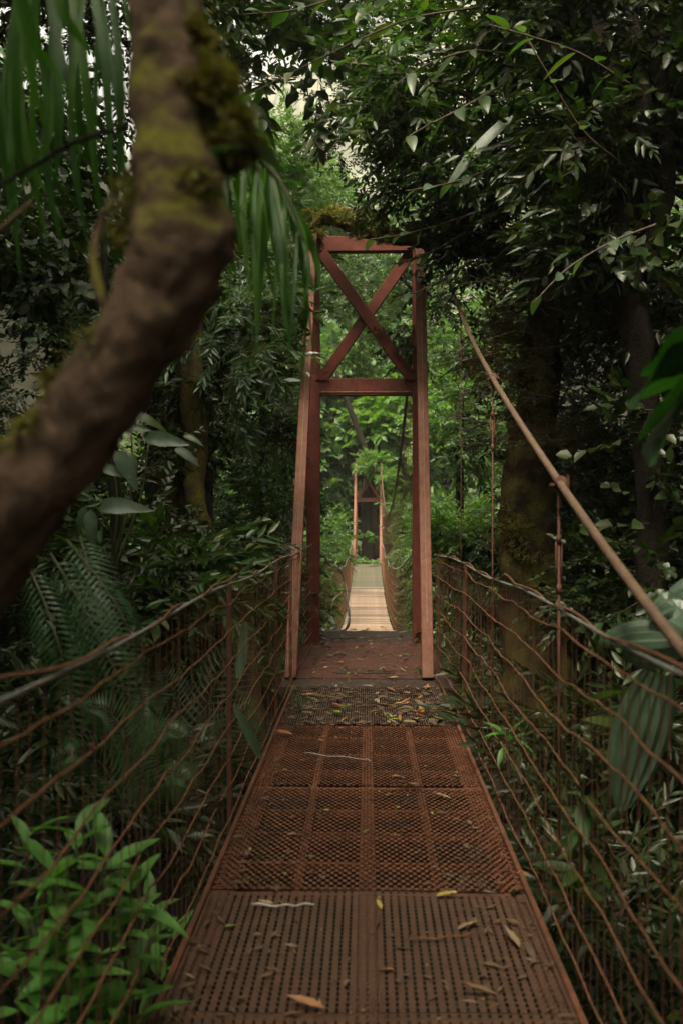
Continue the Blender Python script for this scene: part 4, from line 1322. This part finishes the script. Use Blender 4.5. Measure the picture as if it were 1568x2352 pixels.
# broad-leaved plant, middle left
bp_ = empty('broadleaf_plant', at(250, 1330, 5.2), 'plant with large pale quilted leaves just below the leaning trunk', 'plant')
bm = [leaf_mesh('quilted_leaf', M['leaf_pale'], .2, .072, 10, droop=d_, fold=.45, wave=.05, tip=.4) for d_ in (.2, .55)]
bmg = [leaf_mesh('quilted_leaf', M['leaf_mid'], .2, .065, 10, droop=d_, fold=.45, wave=.05, tip=.4) for d_ in (.3, .5)]
hub = [(265, 1060, 5.0), (215, 1160, 4.9), (340, 1010, 5.2), (300, 985, 5.2), (240, 1000, 5.1)]
for i, (px, py, d) in enumerate(hub):
    tp = at(px, py, d)
    pts = spline([tuple(bp_.location), tuple((bp_.location + tp) / 2 + Vector((.05, 0, .03))), tuple(tp)], 9)
    world_parent(MB().tube(pts, list(np.linspace(.009, .004, 9)), 6).build('stem', [M['stem']], smooth=True), bp_)
for px, py, d, dx, dz, pale, sc in ((262, 1035, 4.95, .5, -.75, 1, 1.15), (235, 1030, 4.95, -.2, -.9, 1, .85), (300, 1040, 5.0, .15, -1, 1, .7), (200, 1130, 4.9, -.2, 1, 1, .8), (205, 1170, 4.9, .05, -1, 1, 1.0), (195, 1165, 4.95, -.4, -.8, 1, .7),
                                   (225, 1165, 4.85, 1, .1, 1, 1.2), (330, 1005, 5.1, 1, -.1, 1, 1.2), (400, 1030, 5.15, .9, -.5, 1, .8), (255, 985, 5.1, 1, .1, 0, 1), (300, 955, 5.2, 1, -.15, 0, 1.0), (230, 1075, 4.95, .9, -.2, 1, .8), (280, 990, 5.1, -.7, .15, 1, .7), (215, 1050, 5.0, -.3, -.6, 1, .7), (420, 1000, 5.3, 1, -.3, 0, .6)):
    put_leaf(random.choice(bm if pale else bmg), bp_, at(px, py, d), (dx, random.uniform(-.35, -.05), dz), (random.uniform(-.3, .3), -1.1, .7), random.uniform(-.25, .25), sc)


# ferns
def fern_frond(pts, n, wmax, name, root, up=(0, 0, 1), mat='fern', tilt=0.0):
    sp = spline(pts, n)
    mb = MB()
    mb.tube(sp, list(np.linspace(.004, .0012, n)), 5, 1)
    for i in range(2, n):
        t = i / (n - 1)
        L = wmax * math.sin(math.pi * min(1, .12 + t * .88)) ** .7 * (1 if t < .97 else .5)
        tn = Vector(sp[min(i + 1, n - 1)] - sp[i - 1]).normalized()
        sd = tn.cross(Vector(up))
        sd = sd.normalized()
        nm = sd.cross(tn)
        for s in (-1, 1):
            d_ = (sd * s * .9 + tn * .45 - nm * .18).normalized()
            w = L * .06 + .003
            p0 = Vector(sp[i])
            e = tn
            vs = [p0, p0 + d_ * L * .35 + e * w * .6, p0 + d_ * L - nm * L * .4, p0 + d_ * L * .35 - e * w * .6]
            mb.add(vs, [(0, 1, 2, 3)], 0)
    o = mb.build(name, [M[mat], M['stem']])
    return world_parent(o, root)


fe = empty('fern', at(180, 1250, 3.3), 'blurred fern with fronds drooping over the left fence below the leaning trunk', 'fern')
for ctrl_ in ([(150, 1240, 3.2), (230, 1340, 3.1), (290, 1440, 3.05), (330, 1580, 3.05)], [(110, 1270, 3.2), (190, 1400, 3.1), (250, 1520, 3.0), (330, 1660, 3.0)], [(60, 1300, 3.2), (110, 1420, 3.1), (150, 1560, 3.1), (170, 1720, 3.1)], [(180, 1230, 3.4), (200, 1330, 3.3), (170, 1470, 3.2), (130, 1600, 3.2)]):
    fern_frond([tuple(at(*c)) for c in ctrl_], 30, .12, 'frond', fe, (random.uniform(-.5, .5), -.6, .8), 'fern')
fe2 = empty('fern', at(300, 1900, 4.6), 'dark green fern spreading low behind the middle of the left fence', 'fern')
for ctrl_ in ([(300, 1860, 4.6), (290, 1730, 4.6), (250, 1640, 4.6), (180, 1620, 4.6)], [(310, 1870, 4.6), (330, 1740, 4.5), (370, 1680, 4.5), (430, 1690, 4.5)], [(300, 1880, 4.6), (230, 1760, 4.5), (170, 1730, 4.4), (110, 1760, 4.4)], [(320, 1880, 4.6), (310, 1760, 4.7), (320, 1660, 4.8), (330, 1580, 4.9)], [(310, 1880, 4.5), (350, 1800, 4.3), (400, 1780, 4.2), (450, 1810, 4.2)]):
    fern_frond([tuple(at(*c)) for c in ctrl_], 34, .17, 'frond', fe2, (0, -.8, .6), 'fern')
fp = empty('palm_fern', at(470, 1890, 6.2), 'feathery pale palm frond seen through the left fence near the tower', 'palm')
for ctrl_ in ([(450, 1880, 6.1), (455, 1700, 6.1), (500, 1560, 6.1), (560, 1440, 6.1)], [(455, 1880, 6.2), (430, 1700, 6.3), (400, 1600, 6.3), (370, 1540, 6.3)], [(460, 1880, 6.1), (480, 1760, 5.9), (530, 1660, 5.8), (590, 1620, 5.8)]):
    fern_frond([tuple(at(*c)) for c in ctrl_], 26, .26, 'frond', fp, (.1, -.8, .6), 'pleat')
pts = spline([tuple(at(545, 1560, 5.8)), tuple(at(556, 1500, 5.8)), tuple(at(562, 1430, 5.8))], 8)
ribbon(pts, .062, (1, -.2, 0), 'pleat', 'leaf', fp, prof=lambda t: math.sin(math.pi * min(.97, .12 + t * .78)) ** .6)
pts = spline([tuple(at(540, 1625, 4.4)), tuple(at(575, 1690, 4.4)), tuple(at(600, 1745, 4.4))], 8)
ribbon(pts, .05, (1, -.2, .4), 'leaf_pale', 'leaf', fp, prof=lambda t: math.sin(math.pi * min(.97, .08 + t * .86)) ** .8)

# right edge: big dark leaf hanging in
bd = empty('large_leaf_plant', at(1640, 800, 2.3), 'large dark green lobed leaf hanging into the right edge', 'plant')
world_parent(MB().tube(spline([tuple(at(1700, 760, 2.3)), tuple(at(1620, 800, 2.3)), tuple(at(1575, 840, 2.3))], 8), .006, 6).build('stem', [M['stem']], smooth=True), bd)
for rows, w in ((((1600, 835), (1540, 850), (1490, 880), (1452, 940)), .21), (((1600, 850), (1560, 900), (1510, 970), (1462, 1010)), .2), (((1590, 880), (1560, 940), (1520, 1000), (1495, 1070)), .17), (((1620, 815), (1570, 835), (1520, 838), (1466, 862)), .1)):
    pts = spline([tuple(at(a, b, 2.3 - .04 * i)) for i, (a, b) in enumerate(rows)], 10)
    ribbon(pts, w, (.5, -.5, .8), 'broad', 'leaf', bd, prof=lambda t: math.sin(math.pi * min(.98, .15 + t * .85)) ** .7)

# pleated pale palm leaves outside the right fence
def pleated(root, rows, d, width, folds, name='leaf'):
    n = 12
    C = spline([tuple(at(a, b, d + .03 * i)) for i, (a, b) in enumerate(rows)], n)
    k = folds * 2 + 1
    vs, fs = [], []
    for i in range(n):
        t = i / (n - 1)
        wd = width * (math.sin(math.pi * min(.96, .14 + .8 * t)) ** .7)
        tn = Vector(C[min(i + 1, n - 1)] - C[max(0, i - 1)]).normalized()
        sd = tn.cross(Vector((.15, -.75, .75)))
        sd.normalize()
        nm = sd.cross(tn)
        for j in range(k):
            u = j / (k - 1) - .5
            vs.append(Vector(C[i]) + sd * wd * u + nm * ((.006 if j % 2 else -.006) - .25 * wd * u * u * 2) + tn * (-.12 * width * abs(u) * 2 * (1 if t > .8 else 0)))
    for i in range(n - 1):
        for j in range(k - 1):
            a = i * k + j
            fs.append((a, a + 1, a + k + 1, a + k))
    return world_parent(MB().add(vs, fs).build(name, [M['pleat']]), root)


pp = empty('pleated_palm', at(1600, 1750, 3.5), 'palm with pale pleated leaves pressing against the right fence', 'palm')
world_parent(MB().tube(spline([tuple(at(1640, 2100, 3.5)), tuple(at(1610, 1750, 3.5)), tuple(at(1575, 1540, 3.45))], 12), .008, 6).build('stem', [M['stem']], smooth=True), pp)
pleated(pp, ((1510, 1545), (1480, 1650), (1450, 1750), (1420, 1860)), 3.4, .2, 5)
pleated(pp, ((1575, 1455), (1510, 1445), (1435, 1450), (1368, 1475)), 3.35, .13, 4)
pleated(pp, ((1620, 1450), (1570, 1400), (1535, 1390), (1480, 1425)), 3.3, .21, 4)
pleated(pp, ((1570, 1470), (1520, 1490), (1475, 1505), (1420, 1495)), 3.4, .1, 3)
pleated(pp, ((1680, 1380), (1630, 1355), (1580, 1370), (1540, 1450)), 3.3, .18, 4)

# rosette and leafy plants behind the right fence
ro = empty('leafy_sprig', at(1170, 1790, 5.0), 'upright sprig of green leaves behind the lower right fence', 'plant')
world_parent(MB().tube([at(1168, 1790, 5.0), at(1166, 1720, 5.0), at(1162, 1680, 5.0)], .004, 5).build('stem', [M['stem']]), ro)
for i in range(9):
    a = i * 2.4
    put_leaf(gl[i % 3], ro, at(1163, 1685 + (i % 4) * 8, 5.0), (math.cos(a), math.sin(a) * .6, .9 - .2 * i), scale=random.uniform(.55, .85))
for i, (px, py, d, lab) in enumerate(((1440, 1600, 3.6, 'soft green leafy plant behind the upper right fence'), (1330, 1850, 4.0, 'low leafy plant beneath the snapped wire on the right'), (1320, 2020, 3.8, 'leafy plant at the foot of the right fence'), (1130, 1650, 7.2, 'yellow green plant behind the fence by the tower foot'))):
    q = at(px, py, d)
    root = empty('leafy_plant', Vector((q.x, q.y, q.z - .35)), lab, 'plant')
    world_parent(MB().tube([root.location, q], [.008, .004], 5).build('stem', [M['stem']]), root)
    for j in range(16):
        a = j * 2.4
        h = random.uniform(-.2, .05)
        put_leaf(random.choice(lg + lgn), root, q + Vector((0, 0, h)), (math.cos(a), math.sin(a), random.uniform(-.5, .7)), roll=random.uniform(-.4, .4), scale=random.uniform(.6, 1.2))

# grass tufts at the deck edge by the tower
for px, py, d, lab in ((690, 1640, 7.4, 'small grass tuft growing through the left deck edge'), (965, 1545, 9.1, 'tiny dark green tuft at the foot of the right tower leg')):
    root = empty('grass_tuft', Vector(((px - VX) * d / F_PX, d, .0)), lab, 'grass tuft')
    for j in range(11):
        a = j * 2.4
        p0 = root.location
        v = Vector((math.cos(a) * .9, math.sin(a) * .5, 0))
        L = random.uniform(.1, .24) * (1 if px < 800 else .6)
        ribbon([p0, p0 + v * L * .3 + Vector((0, 0, L * .7)), p0 + v * L * .7 + Vector((0, 0, L * .75)), p0 + v * L * 1.2 + Vector((0, 0, L * .25))], .009, (-v.y, v.x, .1), 'leaf_mid', 'blade', root)

# ------------------------------------------------------------------ litter on the deck
def deck_at(px, py):
    d = EYE * F_PX / (py - VY)
    return (px - VX) * d / F_PX, d


lit = {k: [leaf_mesh('fallen_' + k, M[k], L, w, 6, droop=dr, fold=f_, wave=.06) for L, w, dr, f_ in ((.09, .032, -.12, .5), (.07, .035, .18, .3), (.11, .028, -.2, .7))] for k in ('dead', 'dead_tan', 'dead_yellow', 'dead_green', 'dead_orange')}


def fallen(px, py, k, label, ang, sc=1.0, group=None, lift=.008):
    x, y = deck_at(px, py)
    o = bpy.data.objects.new('fallen_leaf', random.choice(lit[k]))
    COL.objects.link(o)
    o.location = (x, y, lift + .004)
    o.rotation_euler = (random.uniform(-.1, .1), random.uniform(-.35, .35), ang)
    o.scale = (sc,) * 3
    return tag(o, label, 'leaf', group)


for a in ((1000, 2063, 'dead_yellow', 'curled yellow leaf lying just below the edge of the hexagonal grating', -1.4, 1.0), (1050, 2140, 'dead_tan', 'pale cream leaf standing up beside the long twig', -.9, 1.1), (875, 2095, 'dead_yellow', 'small mustard yellow leaf near the middle of the fine grating', .2, .7),
          (518, 2140, 'dead_green', 'lime green leaf near the left edge of the fine grating', -.6, .8), (905, 2235, 'dead_orange', 'orange brown leaf right of centre near the camera', 1.2, .9), (1190, 2180, 'dead_tan', 'large curled cream leaf by the right edge close to the camera', .3, 1.2),
          (1140, 2290, 'dead', 'brown blurred leaf at the bottom right of the deck', 1.5, 1.1), (745, 2325, 'dead_orange', 'pinkish brown leaf at the very bottom of the deck', 1.2, 1.1), (445, 2260, 'dead_tan', 'pale scrap of leaf at the lower left of the deck', .9, .5),
          (660, 1925, 'dead_tan', 'tan stick-like leaf left of centre on the hexagonal grating', -1.2, 1.0), (755, 1868, 'dead_green', 'curled pale green leaf left of the centre bar', .8, .8), (672, 1692, 'dead_orange', 'orange brown leaf at the left end of the hexagonal grating', 1.5, 1.4),
          (1035, 1838, 'dead_tan', 'cream leaf near the right side of the hexagonal grating', 1.2, .9), (980, 1815, 'dead', 'long dark curled leaf right of the centre bar', 1.5, 2.0), (915, 1860, 'dead_green', 'small green curl right of the centre bar', .3, .5), (1185, 2010, 'dead_orange', 'orange leaf at the right deck edge', -1.1, 1.0),
          (630, 2085, 'dead_tan', 'small beige leaf under the pale twig', 1.5, .6), (1225, 2210, 'dead', 'brown curled leaf by the cream leaf at the right edge', .2, .9)):
    fallen(*a)
G = 'brown leaves fallen on the leaf strewn panel before the tower'
for i in range(120):
    py = 1582 + 85 * random.random() ** 1.3
    hw = (py - VY) * .40
    px = VX + hw * random.uniform(-.98, .98) * (1 if random.random() < .6 else .8)
    if random.random() < .35:
        px = VX + hw * random.uniform(.2, .95)
    fallen(px, py, random.choice(['dead', 'dead', 'dead', 'dead_tan', 'dead_orange', 'dead', 'dead_green']), 'dry brown leaf among the litter on the dark panel before the tower', random.uniform(0, 6.3), random.uniform(.6, 1.3), G, random.uniform(.004, .03))
for i in range(80):
    py = random.uniform(1462, 1572)
    hw = (py - VY) * .36
    fallen(VX - 8 + hw * random.uniform(-.9, .9), py, random.choice(['dead', 'dead', 'dead_tan', 'dead_green']), 'dry leaf scattered on the red floor between the tower legs', random.uniform(0, 6.3), random.uniform(.5, 1.1), 'leaves on the red tower floor', .006)
for i in range(46):
    py = random.uniform(1670, 2040)
    hw = (py - VY) * .40
    fallen(VX + hw * random.uniform(-.97, .97), py, random.choice(['dead', 'dead_tan', 'dead', 'dead_green']), 'tiny scrap of leaf caught in the hexagonal grating', random.uniform(0, 6.3), random.uniform(.18, .45), 'leaf scraps on the hexagonal grating', .004)
for i in range(40):
    py = random.uniform(2060, 2350)
    hw = (py - VY) * .40
    fallen(VX + hw * random.uniform(-.97, .97), py, random.choice(['dead', 'dead', 'dead_tan', 'plate'] if False else ['dead', 'dead', 'dead_tan']), 'tiny scrap of leaf on the fine grating', random.uniform(0, 6.3), random.uniform(.12, .28), 'leaf scraps on the fine grating', .004)


def stick(rows, r0, mat, label):
    P = [(deck_at(a, b)) for a, b in rows]
    pts = spline([(x, y, .012 + r0) for x, y in P], 14)
    pts[:, 2] += np.array([.004 * math.sin(i * 1.3) for i in range(14)])
    o = MB().tube(pts, list(np.linspace(r0, r0 * .6, 14)), 6).build('twig', [M[mat]], smooth=True)
    tag(o, label, 'twig')


stick(((578, 2090), (640, 2092), (680, 2090), (722, 2087)), .005, 'twig_pale', 'straight pale twig lying across the left half of the fine grating')
stick(((940, 2168), (1010, 2162), (1060, 2155), (1113, 2148)), .004, 'wire', 'long thin brown twig lying below the cream leaf')
stick(((1015, 1790), (1060, 1795), (1090, 1788), (1105, 1780)), .0025, 'twig', 'fine curved stem on the right of the hexagonal grating')
stick(((700, 1735), (760, 1742), (830, 1748), (850, 1752)), .0025, 'twig_pale', 'fine pale stem near the far end of the hexagonal grating')
stick(((760, 1471), (820, 1470), (900, 1466), (920, 1462)), .006, 'leaf_mid' if False else 'stem', 'green stem lying across the far end of the red tower floor')
for i in range(30):
    py = random.uniform(1440, 1478)
    hw = (py - VY) * .36
    fallen(VX - 8 + hw * random.uniform(-.95, .9), py, random.choice(['dead', 'dead', 'dead_tan']), 'dry leaf on the dark plate just behind the tower legs', random.uniform(0, 6.3), random.uniform(.8, 1.5), 'leaves behind the tower legs', .01)
mb = MB()
for i in range(1330):
    py = 1575 + 95 * random.random() if i < 700 else (random.uniform(1445, 1575) if i < 1150 else random.uniform(1670, 2340))
    hw = (py - VY) * (.405 if i < 700 or i >= 1150 else .36)
    u_ = random.uniform(-1, 1)
    if i >= 1150:
        u_ = math.copysign(abs(u_) ** .6, u_)
    x, y = deck_at(VX + hw * u_, py)
    a, L, w = random.uniform(0, 6.3), random.uniform(.012, .04), random.uniform(.004, .012)
    c, s_ = math.cos(a), math.sin(a)
    z = random.uniform(.004, .016)
    mb.add([(x - c * L, y - s_ * L, z), (x + s_ * w, y - c * w, z + .006), (x + c * L, y + s_ * L, z + .003), (x - s_ * w, y + c * w, z + .002)], [(0, 1, 2, 3)])
tag(mb.build('leaf_litter', [M['dead']]), 'crumbled leaf litter on the deck and the red floor before the tower', None, None, 'stuff')

# pale dead roots tangled at the near left end of the second bridge
dr = empty('dead_branch', (-.5, 13.4, -.15), 'pale dead twigs tangled at the left start of the second bridge', 'branch')
for rows in ([(770, 1440), (760, 1410), (765, 1380), (785, 1360)], [(790, 1452), (800, 1430), (798, 1400), (780, 1375)], [(760, 1462), (790, 1455), (830, 1452)], [(755, 1452), (780, 1448), (800, 1440), (802, 1400), (795, 1370)], [(765, 1440), (750, 1400), (745, 1350)], [(772, 1300), (790, 1330), (800, 1390), (800, 1440)]):
    pts = spline([tuple(at(a, b, 13.2 + random.uniform(-.3, .3))) for a, b in rows], 12)
    world_parent(MB().tube(pts, list(np.linspace(.015, .007, 12)), 6).build('twig', [M['twig_pale']], smooth=True), dr)
